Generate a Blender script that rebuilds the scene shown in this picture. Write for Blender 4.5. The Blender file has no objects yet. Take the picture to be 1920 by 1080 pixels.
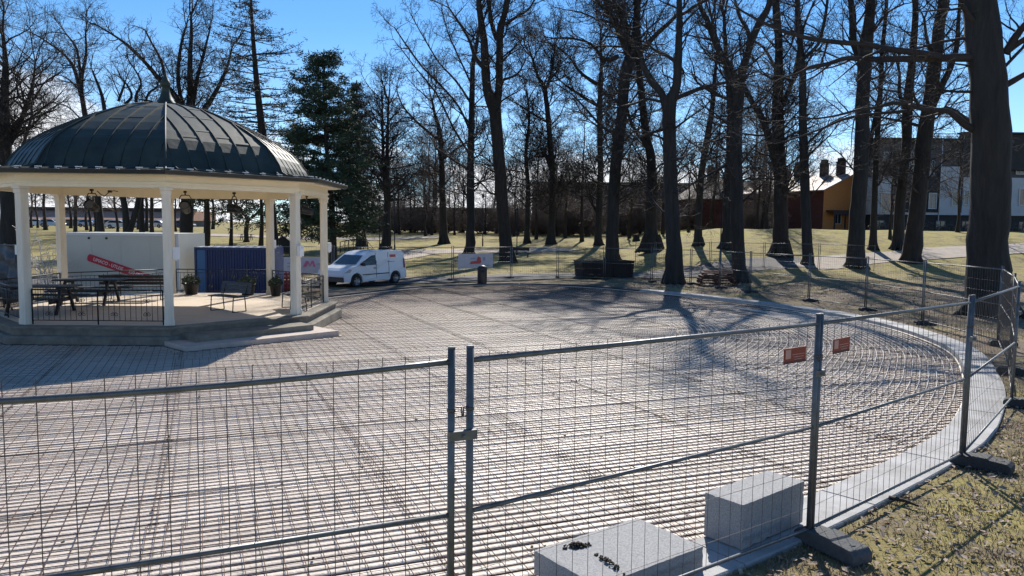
import bpy, math, random, bisect
import numpy as np
from mathutils import Vector, Matrix
R = math.radians
sc = bpy.context.scene
C = sc.collection
random.seed(7)
# ------------------------------------------------------------------ camera model
FPX, PITCH, ROLL, HC = 1417.1, R(4.796), R(0.624), 2.744
cp, sp_, cr, sr = math.cos(PITCH), math.sin(PITCH), math.cos(ROLL), math.sin(ROLL)
def S(a, b, x):
    t = min(1.0, max(0.0, (x - a) / (b - a))); return t * t * (3 - 2 * t)
def H(x, y):
    z = -0.014 * (min(max(y, -15.0), 50.0) - 7.0)
    z += 2.0 * S(60, 140, y)
    if y > 20: z += (2.8 * S(52, 80, y) - 1.2 * S(84, 97, y)) * S(0.12, 0.28, x / y)
    return z
def direc(px, py):
    a = (px - 960) / FPX; b = (540 - py) / FPX
    x = a * cr - b * sr; u = a * sr + b * cr
    return x, cp + u * sp_, -sp_ + u * cp
def ray(px, py, Y):
    dx, dy, dz = direc(px, py); t = Y / dy
    return Vector((dx * t, Y, HC + dz * t))
def at(px, py, dz=0.0):
    d = direc(px, py); lo, hi = 2.0, 2.0
    f = lambda t: HC + d[2] * t - H(d[0] * t, d[1] * t) - dz
    while f(hi) > 0 and hi < 900: hi *= 1.04
    lo = hi / 1.04
    for _ in range(40):
        m = (lo + hi) / 2
        if f(m) > 0: lo = m
        else: hi = m
    return Vector((d[0] * lo, d[1] * lo, H(d[0] * lo, d[1] * lo) + dz))
# ------------------------------------------------------------------ materials
def mat(name, col, rough=0.7, metal=0.0, var=0.0, scale=6.0, col2=None, bump=0.0, bscale=40.0, spec=0.5, stretch=None, alpha=1.0):
    m = bpy.data.materials.new(name); m.use_nodes = True
    nt = m.node_tree; b = nt.nodes['Principled BSDF']
    b.inputs['Roughness'].default_value = rough; b.inputs['Metallic'].default_value = metal
    b.inputs['Specular IOR Level'].default_value = spec
    b.inputs['Base Color'].default_value = (*col, 1)
    tc = nt.nodes.new('ShaderNodeTexCoord'); src = tc.outputs['Object']
    if stretch:
        mp = nt.nodes.new('ShaderNodeMapping'); mp.inputs['Scale'].default_value = stretch
        nt.links.new(src, mp.inputs['Vector']); src = mp.outputs['Vector']
    if var or col2:
        n = nt.nodes.new('ShaderNodeTexNoise'); n.inputs['Scale'].default_value = scale
        n.inputs['Detail'].default_value = 6; n.inputs['Roughness'].default_value = 0.65
        nt.links.new(src, n.inputs['Vector'])
        r = nt.nodes.new('ShaderNodeValToRGB'); r.color_ramp.elements[0].position = 0.33; r.color_ramp.elements[1].position = 0.67
        c2 = col2 or tuple(c * (1 - var) for c in col)
        r.color_ramp.elements[0].color = (*c2, 1); r.color_ramp.elements[1].color = (*col, 1)
        nt.links.new(n.outputs['Fac'], r.inputs['Fac']); nt.links.new(r.outputs['Color'], b.inputs['Base Color'])
    if bump:
        n2 = nt.nodes.new('ShaderNodeTexNoise'); n2.inputs['Scale'].default_value = bscale; n2.inputs['Detail'].default_value = 4
        nt.links.new(src, n2.inputs['Vector'])
        bp = nt.nodes.new('ShaderNodeBump'); bp.inputs['Strength'].default_value = bump; bp.inputs['Distance'].default_value = 0.03
        nt.links.new(n2.outputs['Fac'], bp.inputs['Height']); nt.links.new(bp.outputs['Normal'], b.inputs['Normal'])
    return m
M = {}
M['galv'] = mat('galvanised_steel', (0.17, 0.18, 0.19), 0.5, 0.55, 0.4, 9)
M['wire'] = mat('dark_wire', (0.10, 0.09, 0.085), 0.5, 0.5)
M['foot'] = mat('recycled_rubber_block', (0.035, 0.038, 0.042), 0.8, 0, 0.3, 20, bump=0.3)
M['footc'] = mat('concrete_block', (0.10, 0.103, 0.107), 0.9, 0, 0.3, 20, bump=0.3)
M['rust'] = mat('rusty_bar', (0.095, 0.038, 0.020), 0.8, 0.0, 0, 2.2, col2=(0.020, 0.014, 0.012), spec=.2)
M['pipe'] = mat('pale_pipe', (0.86, 0.75, 0.64), 0.55, 0, 0, 0.8, col2=(0.62, 0.53, 0.44), spec=0.25, bump=.25, bscale=40)
M['moire_arc'] = mat('pale_moire_arc', (0.86, 0.83, 0.78), 0.35, 0, 0, 1.2, col2=(0.72, 0.68, 0.62))
M['bed'] = mat('gap_shade_bed', (0.20, 0.165, 0.135), 0.9, 0, 0, 0.7, col2=(0.12, 0.10, 0.085), bump=0.4, bscale=25, spec=.2)  # dark tone puts the shadow of the pipe gaps into the bed colour
M['kerb'] = mat('granite_kerb', (0.43, 0.43, 0.43), 0.8, 0, 0, 2.2, col2=(0.27, 0.265, 0.26), bump=0.25, bscale=60)
M['granite'] = mat('granite', (0.42, 0.42, 0.42), 0.8, 0, 0, 70, col2=(0.22, 0.22, 0.225), bump=0.5, bscale=120)
M['soil'] = mat('soil', (0.05, 0.035, 0.022), 0.95, 0, 0.5, 30, bump=0.6)
M['cream'] = mat('cream_paint', (0.82, 0.74, 0.56), 0.5, 0, 0, 2.2, col2=(0.76, 0.68, 0.51))
M['creamcol'] = mat('cream_column_paint', (0.82, 0.76, 0.64), 0.55, 0, 0, 2.4, col2=(0.66, 0.59, 0.47), stretch=(2, 2, .3), bump=.15)
M['deck'] = mat('deck_boards', (0.62, 0.52, 0.40), 0.75, 0, 0, 1.4, col2=(0.50, 0.41, 0.31), stretch=(1, 6, 1))
M['plinth'] = mat('plinth_stone', (0.24, 0.215, 0.17), 0.85, 0, 0, 3, col2=(0.13, 0.118, 0.10), bump=0.2)
M['slab'] = mat('step_stone', (0.50, 0.43, 0.38), 0.8, 0, 0, 3, col2=(0.38, 0.32, 0.28), bump=0.2)
M['copper'] = mat('dark_roof_sheet', (0.044, 0.058, 0.047), 0.52, 0.1, 0, 1.3, col2=(0.020, 0.029, 0.025), bump=0.25, bscale=2.5, spec=.4)
M['seam'] = mat('roof_seam', (0.040, 0.052, 0.048), 0.6, 0.1, 0.3, 5)
M['gutter'] = mat('dark_gutter', (0.03, 0.035, 0.037), 0.35, 0.5)
M['black'] = mat('black_paint', (0.012, 0.013, 0.015), 0.45, 0.2)
M['edge'] = mat('dark_edging', (0.055, 0.050, 0.048), 0.85, 0, 0.4, 4)
M['darkwood'] = mat('dark_stained_wood', (0.018, 0.017, 0.018), 0.6, 0, 0.4, 8)
M['benchblue'] = mat('blue_black_slats', (0.025, 0.04, 0.06), 0.5)
M['white'] = mat('white_plastic', (0.78, 0.78, 0.77), 0.5)
M['barkA'] = mat('grey_bark', (0.040, 0.036, 0.032), 0.9, 0, 0, 5, col2=(0.017, 0.016, 0.015), bump=1.0, bscale=14, stretch=(1, 1, .16))
M['barkB'] = mat('brown_bark', (0.042, 0.033, 0.026), 0.9, 0, 0, 5, col2=(0.018, 0.014, 0.012), bump=0.9, bscale=9, stretch=(1, 1, .22))
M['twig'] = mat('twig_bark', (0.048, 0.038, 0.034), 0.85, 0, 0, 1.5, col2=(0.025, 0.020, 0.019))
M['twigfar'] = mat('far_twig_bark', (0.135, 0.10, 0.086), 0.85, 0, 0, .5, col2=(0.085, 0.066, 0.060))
M['needle'] = mat('pine_needles', (0.050, 0.085, 0.042), 0.75, 0, 0, 1.1, col2=(0.022, 0.042, 0.026))
M['larch'] = mat('thin_needles', (0.060, 0.062, 0.036), 0.8, 0, 0, 1.1, col2=(0.035, 0.038, 0.024))
M['vanwhite'] = mat('van_paint', (0.72, 0.74, 0.77), 0.25, 0, spec=0.6)
M['glass'] = mat('dark_glass', (0.015, 0.02, 0.025), 0.06, 0, spec=0.8)
M['tyre'] = mat('tyre_rubber', (0.015, 0.015, 0.016), 0.8)
M['rim'] = mat('wheel_rim', (0.35, 0.36, 0.38), 0.35, 0.8)
M['bumper'] = mat('grey_plastic', (0.04, 0.042, 0.045), 0.6)
M['redsign'] = mat('red_sign', (0.30, 0.050, 0.030), 0.6, 0, 0, 6, col2=(0.24, 0.036, 0.022))
M['signpale'] = mat('pale_print', (0.55, 0.30, 0.25), 0.6)
M['signdark'] = mat('dark_print', (0.09, 0.03, 0.03), 0.6)
M['bannerred'] = mat('crimson_banner', (0.45, 0.015, 0.035), 0.55)
M['greybox'] = mat('pale_container', (0.52, 0.52, 0.46), 0.6, 0, 0, .6, col2=(0.46, 0.46, 0.41))
M['blue'] = mat('blue_steel', (0.006, 0.030, 0.13), 0.5, 0, 0.25, 1.5)
M['tarp'] = mat('grey_tarpaulin', (0.09, 0.11, 0.13), 0.4, 0, 0.5, 3, bump=1.0, bscale=4)
M['bannerwhite'] = mat('white_banner', (0.62, 0.56, 0.57), 0.7, 0, 0.12, 4)
M['pinkprint'] = mat('pink_print', (0.66, 0.17, 0.26), 0.7)
M['redprint'] = mat('red_print', (0.60, 0.10, 0.08), 0.7)
M['greyprint'] = mat('grey_print', (0.35, 0.36, 0.42), 0.7)
M['bin'] = mat('black_bin', (0.014, 0.015, 0.018), 0.5)
M['planter'] = mat('dark_planter_boards', (0.020, 0.014, 0.012), 0.8, 0, 0.4, 8)
M['redwood'] = mat('red_brown_wood', (0.12, 0.040, 0.028), 0.8, 0, 0, 9, col2=(0.06, 0.022, 0.017))
M['orangewall'] = mat('orange_boards', (0.60, 0.25, 0.075), 0.8, 0, 0, 3, col2=(0.48, 0.18, 0.05), stretch=(1, 1, 6))
M['redwall'] = mat('red_boards', (0.14, 0.045, 0.035), 0.85, 0, 0.3, 3)
M['tile'] = mat('pale_tiles', (0.40, 0.30, 0.25), 0.7, 0, 0, 5, col2=(0.28, 0.20, 0.17))
M['tiledark'] = mat('brown_tiles', (0.10, 0.080, 0.072), 0.8, 0, 0.4, 4)
M['brick'] = mat('brown_brick', (0.10, 0.068, 0.058), 0.9, 0, 0.35, 2.5)
M['chimney'] = mat('chimney_brick', (0.06, 0.045, 0.042), 0.9, 0, 0.3, 5)
M['aptwhite'] = mat('white_render', (0.50, 0.52, 0.55), 0.8, 0, 0.15, .6)
M['aptdark'] = mat('charcoal_cladding', (0.035, 0.036, 0.040), 0.8, 0, 0.4, 2)
M['aptgrey'] = mat('grey_cladding', (0.12, 0.115, 0.115), 0.8, 0, 0.4, 1.5)
M['window'] = mat('window_glass', (0.03, 0.035, 0.045), 0.08, 0, spec=0.8)
M['frame'] = mat('white_frame', (0.60, 0.61, 0.62), 0.6)
M['mallroof'] = mat('salmon_roof', (0.46, 0.27, 0.20), 0.8, 0, 0.2, .4)
M['mallwall'] = mat('blue_grey_wall', (0.13, 0.15, 0.20), 0.8, 0, 0.4, .3)
M['asphalt'] = mat('asphalt', (0.085, 0.083, 0.085), 0.9, 0, 0, 1.3, col2=(0.055, 0.054, 0.056), bump=0.4, bscale=30)
M['sand'] = mat('pale_gravel', (0.42, 0.36, 0.30), 0.95, 0, 0, 1.5, col2=(0.32, 0.27, 0.22), bump=0.4, bscale=30)
M['blade'] = mat('grass_blades', (0.29, 0.22, 0.15), 0.8, 0, 0, 1.2, col2=(0.13, 0.09, 0.06))
M['leaf'] = mat('dead_leaves', (0.42, 0.33, 0.25), 0.8, 0, 0, 8, col2=(0.16, 0.10, 0.065))
M['shrub'] = mat('shrub_leaves', (0.05, 0.075, 0.03), 0.7, 0, 0.5, 4)
M['drybrush'] = mat('dry_brush', (0.13, 0.095, 0.065), 0.9, 0, 0.4, 3)
M['birch'] = mat('pale_bark', (0.55, 0.53, 0.50), 0.7)
M['carwhite'] = mat('white_car_paint', (0.70, 0.71, 0.72), 0.3)
M['carsilver'] = mat('silver_car_paint', (0.38, 0.39, 0.41), 0.3, 0.4)
M['carblue'] = mat('dark_blue_car_paint', (0.03, 0.045, 0.09), 0.3)
M['lampwhite'] = mat('lens', (0.10, 0.10, 0.10), 0.3)
M['headlight'] = mat('headlight_lens', (0.55, 0.57, 0.60), 0.15, 0.3)

def ground_material():
    m = bpy.data.materials.new('spring_lawn'); m.use_nodes = True
    nt = m.node_tree; b = nt.nodes['Principled BSDF']; L = nt.links.new
    b.inputs['Roughness'].default_value = 0.95; b.inputs['Specular IOR Level'].default_value = 0.15
    tc = nt.nodes.new('ShaderNodeTexCoord')
    def noise(scale, detail=5, rough=.6):
        n = nt.nodes.new('ShaderNodeTexNoise'); n.inputs['Scale'].default_value = scale; n.inputs['Detail'].default_value = detail
        n.inputs['Roughness'].default_value = rough; L(tc.outputs['Object'], n.inputs['Vector']); return n.outputs['Fac']
    def ramp(src, stops):
        r = nt.nodes.new('ShaderNodeValToRGB')
        while len(r.color_ramp.elements) < len(stops): r.color_ramp.elements.new(0.5)
        for e, (p, c) in zip(r.color_ramp.elements, stops): e.position = p; e.color = (*c, 1)
        L(src, r.inputs['Fac']); return r.outputs['Color']
    def mix(fac, a, b_):
        x = nt.nodes.new('ShaderNodeMix'); x.data_type = 'RGBA'; L(fac, x.inputs[0]); L(a, x.inputs[6]); L(b_, x.inputs[7]); return x.outputs[2]
    grass = ramp(noise(3.5, 8, .75), [(.3, (.17, .14, .055)), (.5, (.30, .255, .095)), (.72, (.44, .37, .17))])
    green = ramp(noise(5, 8, .75), [(.3, (.20, .18, .032)), (.7, (.40, .35, .065))])
    dirt = ramp(noise(7, 8, .8), [(.3, (.09, .065, .045)), (.6, (.21, .165, .12)), (.75, (.40, .33, .26))])
    # the rising bank on the right is greener, the belt round the ring is leaf litter and bare earth (both as real ground cover)
    sx = nt.nodes.new('ShaderNodeSeparateXYZ'); L(tc.outputs['Object'], sx.inputs[0])
    def rng(src, a, b_):
        r = nt.nodes.new('ShaderNodeMapRange'); r.inputs[1].default_value = a; r.inputs[2].default_value = b_; L(src, r.inputs[0]); return r.outputs[0]
    def math_(op, a, b_):
        x = nt.nodes.new('ShaderNodeMath'); x.operation = op
        for i, q in enumerate((a, b_)):
            if isinstance(q, (int, float)): x.inputs[i].default_value = q
            else: L(q, x.inputs[i])
        x.use_clamp = True; return x.outputs[0]
    far = rng(sx.outputs['Y'], 70, 100); right = rng(sx.outputs['X'], 12, 24)
    patch = rng(noise(.35, 4), .45, .6)
    c = mix(math_('MULTIPLY', far, right), grass, green)
    c = mix(math_('MULTIPLY', patch, 0.28), c, green)
    near = rng(sx.outputs['Y'], 58, 40); lo = rng(sx.outputs['Y'], 2, 16)
    litter = math_('MULTIPLY', math_('MULTIPLY', near, lo), rng(noise(.5, 5), .32, .5))
    c = mix(litter, c, dirt)
    c = mix(math_('MULTIPLY', rng(noise(.9, 6, .7), .46, .62), .8), c, dirt)
    L(c, b.inputs['Base Color'])
    bp = nt.nodes.new('ShaderNodeBump'); bp.inputs['Strength'].default_value = .5; bp.inputs['Distance'].default_value = .06
    L(noise(14, 6, .7), bp.inputs['Height']); L(bp.outputs['Normal'], b.inputs['Normal'])
    return m
M['lawn'] = ground_material()
# ------------------------------------------------------------------ mesh builder
class MB:
    def __init__(s): s.v = []; s.f = []; s.m = []; s.sm = []
    def add(s, vs, fs, mi=0, smooth=False):
        o = len(s.v); s.v += [tuple(q) for q in vs]
        for f in fs: s.f.append(tuple(i + o for i in f)); s.m.append(mi); s.sm.append(smooth)
    def box(s, c, d, rot=0.0, mi=0, tilt=None, taper=1.0):
        hx, hy, hz = d[0] / 2, d[1] / 2, d[2] / 2
        vs = []
        Mx = Matrix.Rotation(rot, 3, 'Z')
        if tilt is not None: Mx = Mx @ tilt
        for z in (-1, 1):
            k = taper if z > 0 else 1.0
            for x, y in ((-1, -1), (1, -1), (1, 1), (-1, 1)):
                vs.append(Vector(c) + Mx @ Vector((x * hx * k, y * hy * k, z * hz)))
        s.add(vs, [(3, 2, 1, 0), (4, 5, 6, 7), (0, 1, 5, 4), (1, 2, 6, 5), (2, 3, 7, 6), (3, 0, 4, 7)], mi)
    def tube(s, pts, r, n=6, mi=0, smooth=True, caps=True):
        pts = [Vector(p) for p in pts]
        rs = r if isinstance(r, (list, tuple)) else [r] * len(pts)
        vs = []; prev = None
        for i, p in enumerate(pts):
            t = (pts[min(i + 1, len(pts) - 1)] - pts[max(i - 1, 0)]).normalized()
            if prev is None:
                a = Vector((0, 0, 1)) if abs(t.z) < .9 else Vector((1, 0, 0))
                u = t.cross(a).normalized()
            else:
                u = (prev - t * prev.dot(t)).normalized()
            w = t.cross(u); prev = u
            for k in range(n):
                an = 2 * math.pi * k / n
                vs.append(p + (u * math.cos(an) + w * math.sin(an)) * rs[i])
        fs = []
        for i in range(len(pts) - 1):
            for k in range(n):
                a = i * n + k; b = i * n + (k + 1) % n
                fs.append((a, b, b + n, a + n))
        s.add(vs, fs, mi, smooth)
        if caps:
            o = len(s.v) - len(vs)
            s.f.append(tuple(o + k for k in reversed(range(n)))); s.m.append(mi); s.sm.append(False)
            e = o + (len(pts) - 1) * n
            s.f.append(tuple(e + k for k in range(n))); s.m.append(mi); s.sm.append(False)
    def prism(s, poly, z0, z1, mi=0):
        n = len(poly)
        vs = [(x, y, z0) for x, y in poly] + [(x, y, z1) for x, y in poly]
        fs = [tuple(reversed(range(n))), tuple(range(n, 2 * n))] + [(i, (i + 1) % n, (i + 1) % n + n, i + n) for i in range(n)]
        s.add(vs, fs, mi)
    def extr(s, prof, axis_fn, d0, d1, mi=0):      # prof (u,v) extruded along third axis
        n = len(prof)
        vs = [axis_fn(u, v, d0) for u, v in prof] + [axis_fn(u, v, d1) for u, v in prof]
        fs = [tuple(reversed(range(n))), tuple(range(n, 2 * n))] + [(i, (i + 1) % n, (i + 1) % n + n, i + n) for i in range(n)]
        s.add(vs, fs, mi)
    def ring(s, rads, mi=0, smooth=False, n=8, a0=-22.5, closed=False):     # list of (R,z) swept round n corners
        vs = []
        for r_, z in rads:
            for k in range(n):
                a = R(a0 + 360 / n * k); vs.append((r_ * math.cos(a), r_ * math.sin(a), z))
        fs = []
        m_ = len(rads)
        for i in range(m_ if closed else m_ - 1):
            j = (i + 1) % m_
            for k in range(n): fs.append((i * n + k, i * n + (k + 1) % n, j * n + (k + 1) % n, j * n + k))
        s.add(vs, fs, mi, smooth)
    def build(s, name, m, parent=None, loc=None, rz=0.0, kind=None, bevel=0.0):
        me = bpy.data.meshes.new(name)
        me.from_pydata(s.v, [], s.f)
        for q in (m if isinstance(m, (list, tuple)) else [m]): me.materials.append(M[q] if isinstance(q, str) else q)
        me.polygons.foreach_set('material_index', s.m)
        me.polygons.foreach_set('use_smooth', s.sm)
        me.update()
        o = bpy.data.objects.new(name, me); C.objects.link(o)
        if parent: o.parent = parent
        if loc is not None: o.location = loc
        o.rotation_euler.z = rz
        if kind: o['kind'] = kind
        if bevel:
            b = o.modifiers.new('bevel', 'BEVEL'); b.width = bevel; b.segments = 2; b.limit_method = 'ANGLE'; b.angle_limit = R(40)
        return o
def tag(o, label, cat, group=None, kind=None):
    o['label'] = label; o['category'] = cat
    if group: o['group'] = group
    if kind: o['kind'] = kind
    return o
def empty(name, loc, rz, label, cat, group=None):
    o = bpy.data.objects.new(name, None); C.objects.link(o); o.location = loc; o.rotation_euler.z = rz
    o.empty_display_size = .1
    return tag(o, label, cat, group)
def copy_tree(o, parent=None):
    c = o.copy(); C.objects.link(c)
    if parent: c.parent = parent
    for ch in list(o.children): copy_tree(ch, c)
    return c
def text(name, body, size, m, parent, loc, rot, ext=.003, align='LEFT'):
    cu = bpy.data.curves.new(name, 'FONT'); cu.body = body; cu.size = size; cu.extrude = ext; cu.align_x = align; cu.align_y = 'CENTER'
    cu.materials.append(M[m])
    t_ = bpy.data.objects.new(name, cu); C.objects.link(t_); bpy.context.view_layer.update()
    me = bpy.data.meshes.new_from_object(t_.evaluated_get(bpy.context.evaluated_depsgraph_get())); bpy.data.objects.remove(t_)
    o = bpy.data.objects.new(name, me); C.objects.link(o); o.parent = parent; o.location = loc; o.rotation_euler = rot
    return o
# ------------------------------------------------------------------ camera, world, sun
cam = bpy.data.cameras.new('camera'); co = bpy.data.objects.new('camera', cam); C.objects.link(co)
fw = Vector((0, cp, -sp_)); U = Vector((0, sp_, cp)); X = Vector((1, 0, 0))
rt = X * cr + U * sr; up = -X * sr + U * cr
co.matrix_world = Matrix(((rt.x, up.x, -fw.x, 0), (rt.y, up.y, -fw.y, 0), (rt.z, up.z, -fw.z, HC), (0, 0, 0, 1)))
cam.sensor_width = 36; cam.lens = FPX / 1920 * 36; cam.clip_end = 4000; cam.clip_start = .05
sc.camera = co
SUN_AZ, SUN_EL = R(10), R(36.5)      # azimuth measured from +Y towards +X
w = bpy.data.worlds.new('World'); sc.world = w; w.use_nodes = True
nt = w.node_tree; bg = nt.nodes['Background']; bg.inputs['Strength'].default_value = 0.09
sky = nt.nodes.new('ShaderNodeTexSky'); sky.sky_type = 'NISHITA'; sky.sun_disc = False
sky.sun_elevation = SUN_EL; sky.sun_rotation = SUN_AZ; sky.dust_density = 0.0; sky.air_density = 0.8; sky.ozone_density = 6.0; sky.altitude = 0
tc = nt.nodes.new('ShaderNodeTexCoord')
sx = nt.nodes.new('ShaderNodeSeparateXYZ'); nt.links.new(tc.outputs['Generated'], sx.inputs[0])
mp = nt.nodes.new('ShaderNodeMapping'); mp.inputs['Scale'].default_value = (1, 1, 2.2); nt.links.new(tc.outputs['Generated'], mp.inputs[0])
def wn(op, a, b=None, clamp=False):
    n = nt.nodes.new('ShaderNodeMath'); n.operation = op; n.use_clamp = clamp
    for i, q in enumerate((a, b)):
        if q is None: continue
        if isinstance(q, (int, float)): n.inputs[i].default_value = q
        else: nt.links.new(q, n.inputs[i])
    return n.outputs[0]
def wr(src, a, b, c=0.0, d=1.0):
    n = nt.nodes.new('ShaderNodeMapRange'); n.interpolation_type = 'SMOOTHSTEP'
    for i, q in enumerate((a, b, c, d)): n.inputs[i + 1].default_value = q
    nt.links.new(src, n.inputs[0]); return n.outputs[0]
nz = nt.nodes.new('ShaderNodeTexNoise'); nz.inputs['Scale'].default_value = 5.2; nz.inputs['Detail'].default_value = 9; nz.inputs['Roughness'].default_value = .56
nt.links.new(mp.outputs[0], nz.inputs['Vector'])
low = wr(sx.outputs['Z'], .17, .05)                # cumulus lie low over the horizon
lft = wr(sx.outputs['X'], -.50, -.60)              # the tall bank stands to the left
dxx = wn('MULTIPLY', wn('ADD', sx.outputs['X'], .56), .8); dzz = wn('ADD', sx.outputs['Z'], -.085)
dist = wn('SQRT', wn('ADD', wn('MULTIPLY', dxx, dxx), wn('MULTIPLY', dzz, dzz)))
left = wr(dist, .15, .03)
cov = wn('MAXIMUM', wn('MULTIPLY', low, .22), wn('MULTIPLY', left, .42))
fac = wr(wn('ADD', nz.outputs['Fac'], cov), .60, .70)
fac = wn('MULTIPLY', fac, wn('MAXIMUM', low, left), True)
fac = wn('MAXIMUM', fac, wr(sx.outputs['Z'], .26, .01, 0, .30))
mx = nt.nodes.new('ShaderNodeMix'); mx.data_type = 'RGBA'
nt.links.new(fac, mx.inputs[0]); tint = nt.nodes.new('ShaderNodeMix'); tint.data_type = 'RGBA'; tint.blend_type = 'MULTIPLY'; tint.inputs[0].default_value = 1
nt.links.new(sky.outputs[0], tint.inputs[6]); tint.inputs[7].default_value = (.86, 1.16, 1.22, 1); nt.links.new(tint.outputs[2], mx.inputs[6]); mx.inputs[7].default_value = (9.0, 9.2, 9.6, 1)
nt.links.new(mx.outputs[2], bg.inputs['Color'])
sl = bpy.data.lights.new('sun', 'SUN'); sl.energy = 5.0; sl.angle = R(.53); sl.color = (1.0, .94, .85)
so = bpy.data.objects.new('sun', sl); C.objects.link(so)
sd = Vector((math.sin(SUN_AZ) * math.cos(SUN_EL), math.cos(SUN_AZ) * math.cos(SUN_EL), math.sin(SUN_EL)))
so.rotation_euler = sd.to_track_quat('Z', 'Y').to_euler(); so.location = sd * 60
vs_ = sc.view_settings; vs_.view_transform = 'Standard'; vs_.look = 'None'; vs_.exposure = 0.5; vs_.gamma = 1
# ------------------------------------------------------------------ rink outline
OUT = [(1.56, 6.33), (5.15, 9.42), (6.92, 11.49), (8.90, 14.6), (11.0, 19.2), (11.6, 25.0), (10.2, 30.4), (7.25, 36.0), (3.9, 40.2), (-.3, 41.6),
       (-4.6, 38.4), (-7.3, 33.0), (-9.0, 29.6), (-12, 28.6), (-15.5, 26.8), (-18.5, 23), (-20.5, 17.5), (-20, 11), (-16.5, 6.2), (-11, 3.6), (-5.4, 3.2), (-1.7, 4.35)]
def catmull(P, k):
    n = len(P); o = []
    for i in range(n):
        a, b, c, d = (Vector((*P[(i + j) % n], 0)) for j in (-1, 0, 1, 2))
        for s in range(k):
            t = s / k
            o.append(.5 * ((2 * b) + (c - a) * t + (2 * a - 5 * b + 4 * c - d) * t * t + (3 * b - a - 3 * c + d) * t ** 3))
    return o
raw = catmull(OUT, 14)
L_ = [0]
for i in range(len(raw)): L_.append(L_[-1] + (raw[(i + 1) % len(raw)] - raw[i]).length)
NSEG = int(L_[-1] / 0.36)
NSEG -= NSEG % 3
def along(sv):
    sv %= L_[-1]; i = min(bisect.bisect_right(L_, sv) - 1, len(raw) - 1)
    t = (sv - L_[i]) / (L_[i + 1] - L_[i]); return raw[i].lerp(raw[(i + 1) % len(raw)], t)
ring = [along(L_[-1] * i / NSEG) for i in range(NSEG)]
def nrm(i, P=ring):
    t = P[(i + 1) % len(P)] - P[i - 1]; return Vector((t.y, -t.x, 0)).normalized()
def offs(d): return [ring[i] + nrm(i) * d for i in range(NSEG)]
PADZ = -.13
def pz(x, y): return -0.014 * (y - 7.0) + PADZ
outer = offs(.57)
Cn = Vector((-4, 21, 0))
# ground sheet from the kerb's outer edge to the horizon
g = MB(); rads = [0, .35, .8, 1.4, 2.2, 3.2, 4.5, 6, 8, 10.5, 13, 16, 19, 22, 26, 30, 35, 40, 46, 53, 60, 68, 76, 85, 95, 106, 118, 132, 150, 180, 230, 320, 480, 750, 1300, 2400]
NA = NSEG
for ri, r_ in enumerate(rads):
    for i in range(NA):
        d = (outer[i] - Cn).normalized(); p = outer[i] + d * r_
        z = H(p.x, p.y) - .015
        if 0 < ri and r_ < 300: z += .025 * math.sin(p.x * 1.3 + p.y * .7) * math.sin(p.y * 1.1 - p.x * .5) * min(1, r_ / 3)
        g.v.append((p.x, p.y, z))
for ri in range(len(rads) - 1):
    for i in range(NA):
        j = (i + 1) % NA; g.f.append((ri * NA + i, (ri + 1) * NA + i, (ri + 1) * NA + j, ri * NA + j)); g.m.append(0); g.sm.append(True)
g.build('ground', 'lawn', kind='structure')
# rink bed
b = MB(); b.v.append((Cn.x, Cn.y, pz(Cn.x, Cn.y)))
inn = offs(.02)
for p in inn: b.v.append((p.x, p.y, pz(p.x, p.y)))
for i in range(NSEG): b.f.append((0, 1 + (i + 1) % NSEG, 1 + i)); b.m.append(0); b.sm.append(False)
for k in range(len(b.f)):
    pass
b.build('rink_floor', 'bed', kind='structure')
# kerb stones
k = MB(); kd = MB()
for i in range(0, NSEG, 3):
    q = [i, i + 1, i + 2, i + 3]
    A = [ring[j % NSEG] for j in q]; B = [outer[j % NSEG] for j in q]
    for P in (A, B):
        P[0] = P[0].lerp(P[1], .022); P[3] = P[3].lerp(P[2], .022)
    dz = random.uniform(-.004, .004)
    vs = []
    for a, o in zip(A, B):
        t = (o - a).normalized()
        for pnt, z in ((a, PADZ - .05), (a, .018 + dz), (a + t * .012, .03 + dz), (o - t * .012, .03 + dz), (o, .018 + dz), (o, PADZ - .05)):
            vs.append((pnt.x, pnt.y, H(pnt.x, pnt.y) + z))
    fs = [tuple(range(5, -1, -1)), tuple(18 + x for x in range(6))]
    for s_ in range(3):
        for e in range(5): fs.append((s_ * 6 + e, s_ * 6 + e + 1, s_ * 6 + e + 7, s_ * 6 + e + 6))
    far_ = ring[i].y > 37.2 and ring[i].x < 6.7 or ring[i].y > 16 and ring[i].x < -3
    if far_: vs = [(x, y, z - .03) for x, y, z in vs]
    (kd if far_ else k).add(vs, [tuple(reversed(f)) for f in fs])
k.build('granite_kerb', 'kerb', kind='structure'); kd.build('gravel_edging', 'edge', kind='structure')
# ------------------------------------------------------------------ clipping of straight bars to the rink
BC = Vector((-10.30, 22.74, 0)); BROT = R(1.2)
def oct_pts(rr): return [BC + Vector((rr * math.cos(R(-22.5 + 45 * k) + BROT), rr * math.sin(R(-22.5 + 45 * k) + BROT), 0)) for k in range(8)]
def sloc(a, t):         # bandstand step coordinates (out from the centre, sideways) to world
    th = R(-45) + BROT; return BC + Vector((math.cos(th) * a - math.sin(th) * t, math.sin(th) * a + math.cos(th) * t, 0))
holes = [oct_pts(5.15), [sloc(4, -2.1), sloc(5.95, -2.1), sloc(5.95, 2.1), sloc(4, 2.1)]]
clipring = offs(-.06)
def hits(poly, p, d):
    o = []; n = len(poly)
    for i in range(n):
        a = poly[i]; e = poly[(i + 1) % n] - a
        den = d.x * e.y - d.y * e.x
        if abs(den) < 1e-9: continue
        q = a - p; t = (q.x * e.y - q.y * e.x) / den; u = (q.x * d.y - q.y * d.x) / den
        if 0 <= u < 1: o.append(t)
    o.sort(); return [(o[i], o[i + 1]) for i in range(0, len(o) - 1, 2)]
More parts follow.
